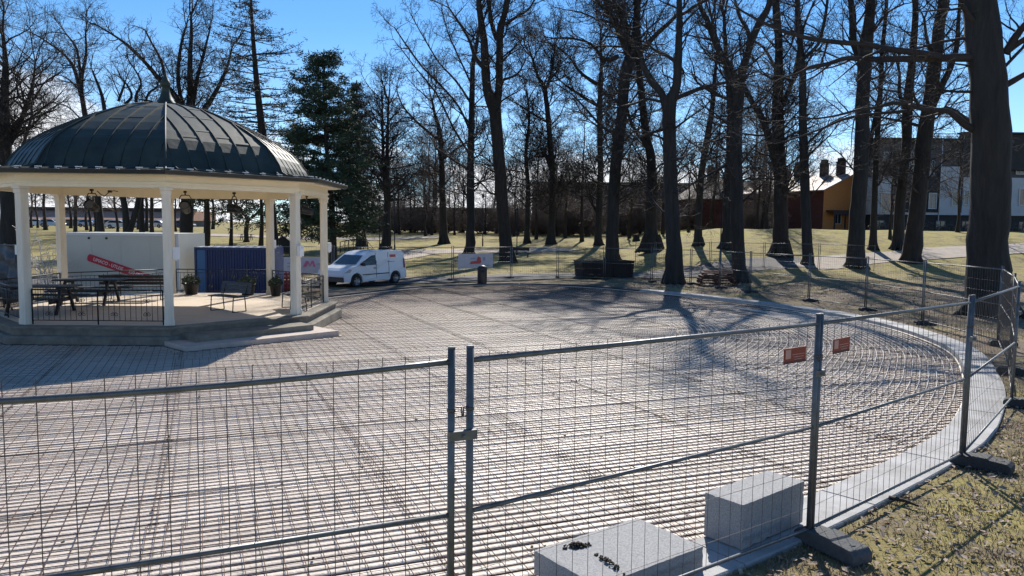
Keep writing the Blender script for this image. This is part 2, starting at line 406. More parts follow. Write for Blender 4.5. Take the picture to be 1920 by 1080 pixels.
def sub(iv, ho):
    for a, b_ in ho:
        n = []
        for x, y in iv:
            if b_ <= x or a >= y: n.append((x, y)); continue
            if a > x: n.append((x, a))
            if b_ < y: n.append((b_, y))
        iv = n
    return iv
def clip(p, d):
    iv = hits(clipring, p, d)
    for h in holes: iv = sub(iv, hits(h, p, d))
    return [q for q in iv if q[1] - q[0] > .05]
TH = R(22.5)
Ld = Vector((-math.sin(TH), math.cos(TH), 0)); Td = Vector((math.cos(TH), math.sin(TH), 0))
def frame_pt(a, l): return Td * a + Ld * l
def bar(mb, p, q, z, r_, n=3, mi=0):
    a = Vector((p.x, p.y, pz(p.x, p.y) + z)); c = Vector((q.x, q.y, pz(q.x, q.y) + z))
    mb.tube([a, c], r_, n, mi, smooth=n > 4, caps=False)
# pale cooling pipes, ten to the metre, across the whole bed; thin curved hoses added on the right draw moire arcs
pipes = MB()
l = -2.1
rng = random.Random(3)
while l < 50:
    l += .12
    for x, y in clip(frame_pt(0, l), Td):
        n = max(1, int((y - x) / 2.2)); vs = []; hw_ = rng.uniform(.043, .050); hh = rng.uniform(.014, .022); jz = rng.uniform(-.003, .003)
        for i in range(n + 1):
            q = frame_pt(x + (y - x) * i / n, l + rng.uniform(-.005, .005)); z = pz(q.x, q.y) + jz + rng.uniform(0, .003)
            for u, h in ((-1, 0), (-.75, .62), (-.25, .96), (.25, .96), (.75, .62), (1, 0)): vs.append((q.x + Ld.x * u * hw_, q.y + Ld.y * u * hw_, z + .004 + h * hh))
        pipes.add(vs, [(i * 6 + k_, (i + 1) * 6 + k_, (i + 1) * 6 + k_ + 1, i * 6 + k_ + 1) for i in range(n) for k_ in range(5)], 0, True)
C2 = Vector((-1.0, 23.5, 0))
for j in range(46):
    f = .985 - .0115 * j; lo_ = 9 + .08 * j + rng.uniform(-.8, .8); hi_ = 30 + rng.uniform(-3.5, 2.5) - .05 * j
    seg = [C2 + (ring[i] - C2) * f for i in range(NSEG) if ring[i].x > 3.0 - .05 * j and lo_ < ring[i].y < hi_]
    pipes.tube([(q.x, q.y, pz(q.x, q.y) + .047) for q in seg], .0062, 5, 1, True, False)
o = offs(-.03)
pipes.tube([(q.x, q.y, pz(q.x, q.y) + .04) for q in o + o[:1]], .022, 6, 0, True, False)
tag(pipes.build('cooling_pipes', ['pipe', 'moire_arc']), 'pale plastic cooling pipes laid side by side over the rink floor', 'pipes', kind='stuff')
# rusty reinforcement mats, 2.3 m by 5 m, lapped
MW, ML = 2.3, 5.0
aa = [q.dot(Td) for q in ring]; ll = [q.dot(Ld) for q in ring]
nm = 0
for ia in range(int((max(aa) - min(aa)) / MW) + 1):
    a0 = min(aa) + ia * MW; shift = (ia % 2) * 2.1 - 2.1
    for il in range(int((max(ll) - min(ll)) / ML) + 3):
        l0 = min(ll) + il * ML + shift
        mb = MB()
        dj = rng.uniform(-.03, .03); up_ = 0.0; tw_ = rng.uniform(-.004, .004)
        nb = 15
        for kk in range(nb + 1):
            a = a0 + dj + kk * (MW + .06) / nb + rng.uniform(-.006, .006)
            for x, y in clip(frame_pt(a, 0), Ld):
                x, y = max(x, l0 - .1), min(y, l0 + ML + .1)
                if y - x > .05: bar(mb, frame_pt(a, x), frame_pt(a + rng.uniform(-.012, .012), y), .041 + up_, .0038)
        for kk in range(1 + int(ML / .12)):
            lq = (math.floor(l0 / .12) + kk) * .12 + rng.uniform(-.007, .007) - .04 + .01
            for x, y in clip(frame_pt(0, lq), Td):
                x, y = max(x, a0 + dj - .03), min(y, a0 + MW + dj + .09)
                if y - x > .05: bar(mb, frame_pt(x, lq), frame_pt(y, lq + rng.uniform(-.014, .014)), .034 + up_, .0044)
        if len(mb.f) > 30:
            tag(mb.build('rebar_mat', 'rust'), 'rusty steel reinforcement mat lying on the pale rink pipes', 'rebar mat', 'reinforcement mats covering the rink floor'); nm += 1
# crumbs of debris on the mats
d = MB()
for i in range(420):
    q = Vector((rng.uniform(-8, 9), rng.uniform(4.5, 20), 0))
    if not clip(q, Vector((1, 0, 0))): continue
    if any(x <= 0 <= y for x, y in clip(q, Vector((1, 0, 0)))):
        s_ = rng.uniform(.008, .024)
        d.box((q.x, q.y, pz(q.x, q.y) + .045), (s_ * 1.6, s_, s_ * .5), rng.uniform(0, 3), rng.choice((0, 0, 1)))
tag(d.build('rink_debris', ['soil', 'leaf']), 'scattered dark crumbs and dead leaves lying on the rink mats', 'debris', kind='stuff')
# ------------------------------------------------------------------ bandstand
def unit(a): return Vector((math.cos(R(a)), math.sin(R(a)), 0))
BS = empty('bandstand', (BC.x, BC.y, 0), BROT, 'octagonal bandstand with cream columns and dark domed metal roof', 'bandstand')
gz = pz(BC.x, BC.y) - .1
q = MB(); q.ring([(5.12, gz), (5.12, -.10), (5.06, -.06), (4.93, -.055), (4.93, .10), (4.99, .105), (4.99, .145), (4.96, .16), (4.6, .162)]); q.build('plinth', 'plinth', BS)
q = MB(); q.prism([tuple((unit(-22.5 + 45 * k) * 4.62).xy) for k in range(8)], .12, .168)
q.build('deck', 'deck', BS)
CT = 3.52
for k in range(8):
    a = -22.5 + 45 * k; c = unit(a) * 4.56
    q = MB(); q.box((0, 0, .168 + (CT - .168) / 2), (.215, .215, CT - .168), 0, taper=.94)
    q.box((0, 0, .24), (.24, .24, .14)); q.box((0, 0, CT - .09), (.245, .245, .10)); q.box((0, 0, CT - .005), (.30, .30, .06))
    col = q.build('column', 'creamcol', BS, (c.x, c.y, 0), R(a), bevel=.008)
    if k in (0, 1, 2, 6, 7):
        jb = MB(); jb.box((0, 0, 0), (.11, .17, .30)); jb.box((.062, 0, .06), (.014, .10, .05)); jb.box((.0, 0, -.165), (.05, .06, .03))
        loc = {0: (.17, .0, 1.95), 1: (.17, 0, 1.95), 2: (.17, 0, 1.95), 6: (.0, -.19, 2.0), 7: (.0, .19, 1.95)}[k]
        if k == 6: jb = MB(); jb.box((0, 0, 0), (.13, .07, .24)); jb.box((0, -.04, .03), (.08, .012, .1))
        jb.build('junction_box', 'white', col, loc, bevel=.01)
q = MB()
q.ring([(4.42, CT + .02), (4.70, CT + .02), (4.70, CT + .10), (4.74, CT + .105), (4.74, CT + .16), (4.70, CT + .165), (4.70, CT + .40), (4.42, CT + .40)], closed=True)
q.build('beam', 'cream', BS)
q = MB(); q.ring([(4.69, CT + .335), (4.80, CT + .335), (4.88, CT + .30), (5.12, CT + .30), (5.12, CT + .34), (4.69, CT + .39)], closed=True); q.build('soffit', 'cream', BS)
q = MB(); q.ring([(4.43, CT + .30), (.01, CT + .32)]); q.ring([(4.43, CT + .34), (.01, CT + .36)]); q.build('ceiling', 'cream', BS)
# dome: profile by corner radius
PR = [(5.20, 3.90), (4.75, 3.93), (4.32, 3.97), (4.15, 4.06), (4.05, 4.26), (3.87, 4.52), (3.62, 4.78), (3.28, 5.03), (2.87, 5.27), (2.4, 5.50), (1.9, 5.72), (1.4, 5.90), (.9, 6.03), (.4, 6.11), (.1, 6.13)]
PR = [(r_, z + .05) for r_, z in PR]
AP = math.cos(R(22.5)); PA = [(r_ * AP, z) for r_, z in PR]
def zprof(a):
    for (a1, z1), (a2, z2) in zip(PA, PA[1:]):
        if a2 <= a <= a1: return z2 + (z1 - z2) * (a - a2) / (a1 - a2)
    return PA[-1][1] if a < PA[-1][0] else PA[0][1]
roof = MB(); roof.ring(PR, smooth=False)
RO = roof.build('roof', 'copper', BS)
sm = MB()
for gk in range(8):
    n = unit(45 * gk); t = Vector((-n.y, n.x, 0))
    for ks in range(-4, 5):
        s_ = ks * .46
        amin = max(.12, abs(s_) / math.tan(R(22.5)) + .02); amax = PA[0][0] - .01
        if amin > amax - .15: continue
        N = max(3, int((amax - amin) / .22)); pts = [amin + (amax - amin) * i / N for i in range(N + 1)]
        vs = []
        for a in pts:
            z = zprof(a)
            for ds, dz in ((-.014, -.01), (-.012, .034), (.012, .034), (.014, -.01)):
                p = n * a + t * (s_ + ds); vs.append((p.x, p.y, z + dz))
        fs = []
        for i in range(N):
            for e in range(3): fs.append((i * 4 + e, i * 4 + e + 1, i * 4 + e + 5, i * 4 + e + 4))
        fs += [(0, 3, 2, 1), (N * 4, N * 4 + 1, N * 4 + 2, N * 4 + 3)]
        sm.add(vs, fs)
        # cross laps between this seam and the next
        if ks < 4:
            a = amax - rng.uniform(.5, .9)
            while a > max(abs(s_), abs(s_ + .46)) / math.tan(R(22.5)) + .15:
                z = zprof(a); z2 = zprof(a - .05)
                v = []
                for ds in (.016, .444):
                    for aa_, zz in ((a + .015, zprof(a + .015) + .002), (a + .012, zprof(a + .012) + .012), (a - .05, z2 + .011)):
                        p = n * aa_ + t * (s_ + ds); v.append((p.x, p.y, zz))
                sm.add(v, [(0, 1, 4, 3), (1, 2, 5, 4)])
                a -= rng.uniform(.75, 1.05)
sm.build('standing_seam', 'seam', RO)['kind'] = 'stuff'
hp = MB()
for kk in range(8):
    d_ = unit(-22.5 + 45 * kk); hp.tube([(d_.x * r_, d_.y * r_, z + .012) for r_, z in PR], .028, 6)
hp.build('hip_ridge', 'seam', RO)
gt = MB(); gt.ring([(5.14, 3.90), (5.21, 3.83), (5.32, 3.84), (5.36, 3.93), (5.345, 3.935), (5.31, 3.86), (5.22, 3.85), (5.15, 3.92)], closed=True)
gb = gt
for gk in range(8):
    n = unit(45 * gk); t = Vector((-n.y, n.x, 0))
    for ks in range(-4, 5):
        p = n * (5.30 * AP) + t * (ks * .47); gb.box((p.x, p.y, 3.945), (.13, .03, .012), R(45 * gk), 1); gb.box((p.x - n.x * .05, p.y - n.y * .05, 3.99), (.02, .16, .02), R(45 * gk), 1)  # brackets coloured white to paint in their sparkle
gt.build('gutter', ['gutter', 'white'], BS)
fi = MB()
prof = [(.30, 6.14), (.29, 6.20), (.20, 6.32), (.13, 6.50), (.095, 6.66), (.13, 6.70), (.15, 6.78), (.11, 6.87), (.055, 6.98), (.02, 7.12), (.002, 7.18)]
fi.ring(prof, smooth=True, n=16)
fi.build('finial', 'copper', BS)
# steps on the front right side
th = -45
q = MB()
def stepbox(a0, a1, wdt, z0, z1):
    q.box(tuple(unit(th) * ((a0 + a1) / 2) + Vector((0, 0, (z0 + z1) / 2))), (a1 - a0, wdt, z1 - z0), R(th))
stepbox(4.45, 5.88, 4.1, gz, -.145)
q.build('lower_step', 'slab', BS, bevel=.012)
q = MB(); stepbox(4.45, 5.36, 3.2, gz, .005); q.build('upper_step', 'plinth', BS, bevel=.012)
# railings of wrought iron between the columns, open on the steps' side
def spiral(mb, c, r0, turns, ang, flip, t, n=14, rr=.007):
    pts = []
    for i in range(n):
        a = ang + flip * turns * 2 * math.pi * i / (n - 1); r_ = r0 * (1 - .8 * i / (n - 1))
        pts.append(c + t * (math.cos(a) * r_) + Vector((0, 0, math.sin(a) * r_)))
    mb.tube(pts, rr, 4)
for gk in range(8):
    a = 45 * gk
    if gk == 7: continue
    n = unit(a); t = Vector((-n.y, n.x, 0)); c = n * (4.56 * AP); hw = 4.56 * math.sin(R(22.5)) - .15
    q = MB(); z0, z1 = .27, 1.03
    P = lambda s_, z: c + t * s_ + Vector((0, 0, z))
    for z, r_ in ((z1, .020), (z1 - .12, .010), (z0, .012)): q.tube([P(-hw, z), P(hw, z)], r_, 6)
    for e in (-hw, 0, hw): q.tube([P(e, .168), P(e, z1)], .018, 6)
    nb = 24
    for i in range(1, nb):
        s_ = -hw + 2 * hw * i / nb
        if i % 6 == 3:
            for sg in (-1, 1):
                spiral(q, P(s_ + sg * .055, z0 + .16), .055, 1.3, math.pi / 2, sg, t); spiral(q, P(s_ + sg * .055, z0 + .50), .055, 1.3, -math.pi / 2, -sg, t)
            q.tube([P(s_, z0), P(s_, z1)], .008, 4)
        else: q.tube([P(s_, z0), P(s_, z1 - .12)], .007, 4)
    q.build('railing', 'black', BS)
# ---- lamps, tables, benches, tubs on the bandstand
def bw(x, y, z=0): return Vector((BC.x + x, BC.y + y, z))
def stage_lamp(loc, rz, label, pitch=.5):
    e = empty('stage_lamp', loc, rz, label, 'stage lamp', 'stage lamps hanging inside the bandstand')
    m1 = MB(); m1.tube([(-.14, 0, -.32), (-.16, 0, -.1), (-.10, 0, .0), (.10, 0, .0), (.16, 0, -.1), (.14, 0, -.32)], .014, 6); m1.tube([(0, 0, .12), (0, 0, 0)], .02, 6); m1.box((0, 0, .09), (.07, .07, .05))
    m1.build('yoke', 'black', e)
    m2 = MB(); rot = Matrix.Rotation(pitch, 3, 'X')
    prof_ = [(-.20, .05), (-.19, .09), (-.05, .12), (.10, .125), (.16, .14)]
    vs = []; n_ = 16
    for y, r_ in prof_:
        for k_ in range(n_):
            an = 2 * math.pi * k_ / n_; vs.append(rot @ Vector((r_ * math.cos(an), y, r_ * math.sin(an))) + Vector((0, 0, -.34)))
    fs = [(i * n_ + k_, i * n_ + (k_ + 1) % n_, (i + 1) * n_ + (k_ + 1) % n_, (i + 1) * n_ + k_) for i in range(4) for k_ in range(n_)] + [tuple(range(n_))]
    m2.add(vs, fs, 0, True); bd = m2.build('can', 'black', e)
    m3 = MB(); vs = [rot @ Vector((.118 * math.cos(2 * math.pi * k_ / n_), .13, .118 * math.sin(2 * math.pi * k_ / n_))) + Vector((0, 0, -.34)) for k_ in range(n_)]
    m3.add(vs, [tuple(range(n_))]); m3.build('lens', 'lampwhite', bd)
lamps = [((172, 357), 20.0, 'black stage lamp hanging beside a drooping cable under the left beam', 3.0, .4), ((347, 358), 20.6, 'black stage lamp with pale round lens hanging next to the middle column', 3.3, .5),
         ((439, 362), 21.2, 'black stage lamp swung sideways above the blue container', 1.5, .2), ((575, 366), 23.2, 'small black stage lamp tucked behind the right front column', 2.0, .3)]
for (pp, Y, lb, rz, pt) in lamps:
    p = ray(pp[0], pp[1], Y); p.z = CT + .02 - .10 if Y > 0 else p.z
    p.z = min(p.z, CT + .2); stage_lamp((p.x, p.y, p.z), rz, lb, pt)
q = MB(); c0 = ray(182, 358, 20.0); c1 = ray(206, 359, 20.0)
q.tube([c0, c0.lerp(c1, .3) + Vector((0, 0, -.09)), c0.lerp(c1, .6) + Vector((0, 0, -.12)), c1], .012, 5); q.box(tuple(c1), (.09, .05, .06)); q.tube([c1, c1 + Vector((.1, .02, .02)), c1 + Vector((.2, .03, .0))], .01, 5)
tag(q.build('lamp_cable', 'black'), 'drooping black cable with a socket beside the left stage lamp', 'cable')
def picnic(loc, rz, label):
    e = empty('picnic_table', loc, rz, label, 'picnic table', 'black picnic tables on the bandstand')
    m1 = MB()
    for i in range(5): m1.box((0, -.30 + .15 * i, .745), (1.9, .138, .04))
    m1.build('tabletop', 'darkwood', e, bevel=.004)
    for sy in (-1, 1):
        m2 = MB()
        for i in range(2): m2.box((0, sy * (.62 + .145 * i), .445), (1.9, .135, .04))
        m2.build('seat', 'darkwood', e, bevel=.004)
    for sx_ in (-1, 1):
        for sy in (-1, 1):
            m3 = MB(); m3.extr([(sy * .16, .72), (sy * .26, .72), (sy * .62, 0), (sy * .52, 0)], lambda u, v, d_: (d_, u, v), sx_ * .62 - .03, sx_ * .62 + .03); m3.build('leg', 'darkwood', e)
        m4 = MB(); m4.box((sx_ * .56, 0, .37), (.045, 1.6, .11)); m4.box((sx_ * .56, 0, .70), (.045, .7, .07)); m4.build('crossbeam', 'darkwood', e)
picnic((-13.0, 20.75, .168), R(8), 'black picnic table nearest the front left column of the bandstand')
picnic((-13.0, 23.2, .168), R(6), 'black picnic table standing behind another one under the roof')
def bench(loc, rz, L, label, m1n, back=True):
    e = empty('bench', loc, rz, label, 'bench', 'benches on the bandstand floor')
    s_ = MB()
    for i in range(4): s_.box((0, -.16 + .105 * i, .44), (L, .09, .028))
    s_.build('seat', m1n, e, bevel=.004)
    if back:
        s_ = MB(); tl = Matrix.Rotation(R(-14), 3, 'X')
        for i in range(3): s_.box((0, .27 + .03 * i, .56 + .11 * i), (L, .025, .095), 0, tilt=tl)
        s_.build('backrest', m1n, e)
    for sx_ in (-1, 1):
        x = sx_ * (L / 2 - .16)
        for y0, y1 in ((-.2, -.23), (.2, .24)):
            l_ = MB(); l_.tube([(x, y0, .43), (x, y1, .012)], .016, 6); l_.build('leg', 'black', e)
        r_ = MB(); r_.tube([(x, -.23, .014), (x, .24, .014)], .012, 6)
        if back: r_.tube([(x, .2, .43), (x, .36, .86)], .014, 6)
        r_.tube([(x, -.2, .425), (x, .2, .425)], .014, 6); r_.build('support', 'black', e)
bench((-8.18, 21.67, .168), R(-30), 1.25, 'thin legged dark bench seen against the blue container', 'benchblue')
bench((-6.45, 22.25, .168), R(-62), 1.5, 'low black bench beside the right front column', 'darkwood', False)
bench((-12.3, 24.6, .168), R(188), 2.0, 'long dark slatted bench behind the picnic tables', 'darkwood')
def tub(p, rz, label, r0=.26):
    e = empty('flower_tub', p, 0, label, 'flower tub', 'flower tubs along the back railing')
    m1 = MB(); m1.ring([(r0 * .75, 0), (r0, .34), (r0 * 1.08, .35), (r0 * 1.08, .40), (r0 * .95, .40), (r0 * .9, .34)], n=14, smooth=True); m1.build('pot', 'black', e)
    m2 = MB(); rr = random.Random(rz); vs = []
    m2.add([(r0 * .9 * math.cos(k_ * .45), r0 * .9 * math.sin(k_ * .45), .35) for k_ in range(14)], [tuple(range(14))], 1)
    for i in range(260):
        a = rr.uniform(0, 6.28); r_ = r0 * 1.25 * math.sqrt(rr.random()); h = .38 + rr.uniform(0, .32) * (1.25 - r_ / r0 * .6)
        p_ = Vector((math.cos(a) * r_, math.sin(a) * r_, h)); u = Vector((rr.gauss(0, 1), rr.gauss(0, 1), rr.gauss(0, .6))).normalized() * .05; v_ = u.orthogonal().normalized() * .025
        m2.add([p_ - u, p_ + v_, p_ + u, p_ - v_], [(0, 1, 2, 3)], 0)
    m2.build('plant', ['shrub', 'soil'], e)
tub(bw(1.0, 3.75, .168), 1, 'dark flower tub left of the bench against the blue container')
tub(bw(-1.0, 3.8, .168), 2, 'dark flower tub beside the pale container end')
tub(bw(2.05, 3.55, .168), 3, 'small dark flower tub in front of the blue container', .2)
# ------------------------------------------------------------------ temporary fence
def V2(x, y): return Vector((x, y, H(x, y)))
def fence_panel(a, b_, label, detail=True, group='temporary fence panels round the rink', hgt=2.0, sag=0.0, g0=.06, g1=.06):
    d = (b_ - a); d.z = 0; Ln = d.length - g0 - g1; d.normalize()
    p0 = a + d * g0; ang = math.atan2(d.y, d.x)
    z0 = H(p0.x, p0.y); q1 = p0 + d * Ln; dz = H(q1.x, q1.y) - z0
    e = empty('wire_fence', (p0.x, p0.y, z0), ang, label, 'fence panel', group)
    Z = lambda x: dz * x / Ln
    for x in (0, Ln):
        m1 = MB(); m1.tube([(x, 0, .04 + Z(x)), (x, 0, hgt + Z(x))], .0225, 8); m1.tube([(x, 0, hgt + Z(x)), (x, 0, hgt + .012 + Z(x))], [.024, .02], 8)
        m1.build('post', 'galv', e)
    for z, r_ in ((hgt - .075, .017), (1.03, .015), (.13, .015)):
        m1 = MB()
        if z > 1.5 and sag:
            m1.tube([(Ln * i / 12, 0, z + Z(Ln * i / 12) - sag * math.sin(math.pi * min(1, i / 12)) * (1 if i < 12 else 0)) for i in range(13)], r_, 8)
        else: m1.tube([(0, 0, z + Z(0)), (Ln, 0, z + Z(Ln))], r_, 8)
        m1.build('rail', 'galv', e)
    m1 = MB(); n = int(Ln / .13); rr = random.Random(int(a.x * 77 + a.y * 31))
    for i in range(1, n):
        x = Ln * i / n + rr.uniform(-.004, .004); k_ = rr.uniform(-.006, .006)
        m1.tube([(x, .004, .10 + Z(x)), (x + k_, .005, .8 + Z(x)), (x + k_ * .5, .004, 1.4 + Z(x)), (x + k_ * .2, .004, hgt - .035 + Z(x) + rr.uniform(-.01, .01))], .0024, 4, caps=False)
    for z in (.32, .66, 1.34, 1.62):
        m1.tube([(Ln * i / 6, .009, z + Z(Ln * i / 6) + rr.uniform(-.006, .004)) for i in range(7)], .0021, 4, caps=False)
    m1.build('wire_mesh', 'wire', e)
    if detail:
        m1 = MB(); m1.box((Ln + g1, -.028, 1.50 + Z(Ln)), (.05 + 2 * g1, .03, .055)); m1.tube([(Ln + g1, -.07, 1.50 + Z(Ln)), (Ln + g1, .02, 1.50 + Z(Ln))], .011, 6); m1.build('clamp', 'galv', e)
        for x, sg in ((0, 1), (Ln, -1)):
            m1 = MB(); m1.tube([(x - sg * .024, -.01, 1.66 + Z(x)), (x - sg * .055, -.02, 1.66 + Z(x)), (x - sg * .058, -.02, 1.61 + Z(x)), (x - sg * .03, -.01, 1.605 + Z(x))], .005, 5)
            m1.tube([(x, 0, 1.635 + Z(x)), (x, 0, 1.655 + Z(x))], .026, 8); m1.build('hook', 'wire', e)
    return e
foot_proto = None
def foot_mesh():
    m1 = MB()
    pr = [(-.31, 0), (.31, 0), (.31, .08), (.27, .12), (.09, .13), (.07, .145), (-.07, .145), (-.09, .13), (-.27, .12), (-.31, .08)]
    m1.extr(pr, lambda u, v, d_: (u, d_, v), .115, -.115)
    for x in (-.20, -.12, .12, .20): m1.tube([(x, 0, .115), (x, 0, .1295)], .03, 10)
    return m1
def fence_foot(p, ang, label, m_='foot'):
    o = foot_mesh().build('ballast_block', m_, None, (p.x, p.y, H(p.x, p.y) + .0), ang, bevel=.012)
    return tag(o, label, 'fence foot', 'block feet of the temporary fence')
N0 = {'z': V2(-3.55, 2.74), 'A': V2(-.285, 4.27), 'B': V2(2.62, 6.385), 'C': V2(5.36, 8.76), 'D': V2(8.05, 11.96), 'E': V2(9.93, 14.9),
      'p1835': V2(12.35, 19.0), 'p1716': V2(12.85, 23.5), 'p1624': V2(13.1, 27.85), 'p1517': V2(12.5, 31.7), 'p1407': V2(11.46, 36.3), 'pmid': V2(10.8, 39.2), 'p1297': V2(10.0, 42.2), 'p1222': V2(8.1, 43.8),
      'p1133': V2(5.6, 45.9), 'p1045': V2(2.83, 47.0), 'p958': V2(-.07, 46.0), 'p848': V2(-3.39, 43.0), 'p737': V2(-6.5, 41.2), 'p627': V2(-9.57, 40.3), 'p530': V2(-12.2, 39.6), 'p440': V2(-15.4, 39)}
seq = list(N0)
lab = ['nearest wire fence panel at the left, its top rail bowed downwards', 'near fence panel standing in front of the two granite blocks', 'near fence panel running along the right kerb, right of the granite blocks',
       'fence panel turning off at the right edge behind the near corner posts', 'fence panel at the far right edge with two low feet', 'fence panel in front of the giant tree trunk, reaching the right edge',
       'fence panel just left of the giant tree trunk', 'fence panel second left of the giant tree trunk beside the kerb', 'fence panel on leaf litter beside the kerb, in front of the forked straight tree', 'fence panel beside the kerb just right of the reddish pallets',
       'narrow fence panel standing right in front of the reddish pallets', 'narrow fence panel at the left end of the reddish pallets', 'short fence panel behind the thick tree at the kerb', 'fence panel standing just right of the dark planter',
       'fence panel standing behind the dark planter', 'fence panel standing just left of the dark planter', 'fence panel right of the black litter bin', 'fence panel behind the white van\'s tail and right of it', 'fence panel behind the white van', 'fence panel carrying the banner beside the bandstand', 'fence panel hidden behind the bandstand columns']
# the panel with the white and pink banner is the one from 848 to 958
lab[16] = 'fence panel with the pale banner and black litter bin in front'
for i in range(len(seq) - 1):
    fence_panel(N0[seq[i]], N0[seq[i + 1]], lab[i], i < 6, sag=.05 if i == 0 else 0.0, g0=.024 if i == 2 else .06, g1=.024 if i == 1 else .06)
flab = {'A': 'dark fence foot under the near pair of posts', 'B': 'grey concrete fence foot on grass beside the tall granite block', 'C': 'black fence foot at the near right corner of the kerb', 'D': 'lower black fence foot at the right picture edge', 'E': 'upper black fence foot at the right picture edge',
        'p1835': 'black fence foot at the base of the giant tree', 'p1716': 'black fence foot on litter left of the giant tree', 'p1624': 'black fence foot on litter beside the kerb bend', 'p1517': 'black fence foot below the forked straight tree'}
for i in range(1, len(seq) - 1):
    n = seq[i]; a = N0[seq[i - 1]]; b_ = N0[seq[i + 1]]; d = (b_ - a); ang = math.atan2(d.y, d.x) + R(90)
    o = Vector((d.y, -d.x, 0)).normalized() * (.20 if i < 5 else .1)
    l_ = flab.get(n, 'small dark fence foot in the far fence row between the van and the reddish pallets')
    fence_foot(N0[n] + o, ang if n != 'B' else ang - R(12), l_, 'footc' if n == 'B' else 'foot')
bk = [at(1190, 502), at(1228, 503), at(1331, 503), at(1432, 504), at(1535, 506), at(1640, 510)]
bl = ['back row fence panel left of the thin black lamp post', 'back row fence panel behind the thick tree at the kerb', 'back row fence panel behind the reddish pallets and lamp post', 'back row fence panel between the two dark trunks right of the pallets', 'back row fence panel ending at the forked straight tree']
for i in range(len(bk) - 1): fence_panel(bk[i], bk[i + 1], bl[i], False, 'second row of fence panels behind the trees')
# signs on the near panels
def on_plane(px, py, a, b_):
    n = Vector((-(b_ - a).y, (b_ - a).x, 0)).normalized(); d = Vector(direc(px, py)); o = Vector((0, 0, HC))
    t = (a - o).dot(n) / d.dot(n); return o + d * t
def sign(pa, pb, a, b_, label):
    P = on_plane(*pa, a, b_); Q = on_plane(*pb, a, b_); ang = math.atan2((b_ - a).y, (b_ - a).x)
    wd = math.hypot(Q.x - P.x, Q.y - P.y); hg = wd * .42; c = (P + Q) / 2
    e = empty('fence_sign', (c.x, c.y, c.z), ang, label, 'sign', 'small red signs wired to the fence')
    m1 = MB(); m1.box((0, -.014, 0), (wd, .006, hg)); m1.build('plate', 'redsign', e)
    m1 = MB(); m1.box((0, -.0185, -hg * .42), (wd * .99, .002, hg * .15)); m1.build('lower_band', 'signdark', e)
    m1 = MB(); m1.box((-wd * .33, -.0185, hg * .12), (wd * .24, .002, hg * .58)); m1.build('emblem_panel', 'signpale', e)
    m1 = MB()
    for i in range(3): m1.box((wd * .14, -.0185, hg * (.06 - .16 * i)), (wd * (.56 - .1 * i), .002, hg * .035))
    m1.build('print', 'signpale', e)
    m1 = MB()
    for x in (-wd * .46, wd * .46): m1.tube([(x, -.018, hg * .46), (x, .006, hg * .48)], .003, 4)
    m1.build('tie', 'wire', e)
sign((1467, 669), (1508, 662), N0['A'], N0['B'], 'red rectangular sign wired to the fence left of the post')
sign((1559, 651), (1590, 643), N0['B'], N0['C'], 'red rectangular sign wired to the fence right of the post')
# ------------------------------------------------------------------ granite blocks
def rough_block(name, c, d, rot, label, seed):
    rr = random.Random(seed); m1 = MB(); n = [max(4, int(x / .035)) for x in d]; idx = {}
    def vid(i, j, k_):
        if (i, j, k_) not in idx:
            e_ = sum((i in (0, n[0]), j in (0, n[1]), k_ in (0, n[2])))
            p = [(-.5 + q / m_) * L for q, m_, L in zip((i, j, k_), n, d)]
            am = .0015 if e_ == 1 else (.004 + (.008 if rr.random() < .06 else 0))
            p = [x - math.copysign(rr.uniform(0, am), x) if abs(abs(x) - L / 2) < 1e-6 else x for x, L in zip(p, d)]
            idx[(i, j, k_)] = len(m1.v); m1.v.append(tuple(p))
        return idx[(i, j, k_)]
    def face(q): m1.f.append(tuple(vid(*x) for x in q)); m1.m.append(0); m1.sm.append(False)
    for i in range(n[0]):
        for j in range(n[1]):
            face([(i, j, n[2]), (i + 1, j, n[2]), (i + 1, j + 1, n[2]), (i, j + 1, n[2])]); face([(i, j + 1, 0), (i + 1, j + 1, 0), (i + 1, j, 0), (i, j, 0)])
        for k_ in range(n[2]):
            face([(i, 0, k_), (i + 1, 0, k_), (i + 1, 0, k_ + 1), (i, 0, k_ + 1)]); face([(i, n[1], k_ + 1), (i + 1, n[1], k_ + 1), (i + 1, n[1], k_), (i, n[1], k_)])
    for j in range(n[1]):
        for k_ in range(n[2]):
            face([(n[0], j, k_), (n[0], j + 1, k_), (n[0], j + 1, k_ + 1), (n[0], j, k_ + 1)]); face([(0, j, k_ + 1), (0, j + 1, k_ + 1), (0, j + 1, k_), (0, j, k_)])
    o = m1.build(name, 'granite', None, c, rot)
    return tag(o, label, 'stone block', 'granite blocks on the kerb')
rough_block('granite_block', (2.20, 6.585, .045 + .195), (.97, .385, .39), R(39.5), 'tall grey granite block on the kerb beside the fence post', 1)
rough_block('granite_block', (.865, 5.735, .035 + .095), (1.14, .72, .19), R(36.5), 'low wide granite slab with soil on top at the bottom edge', 2)
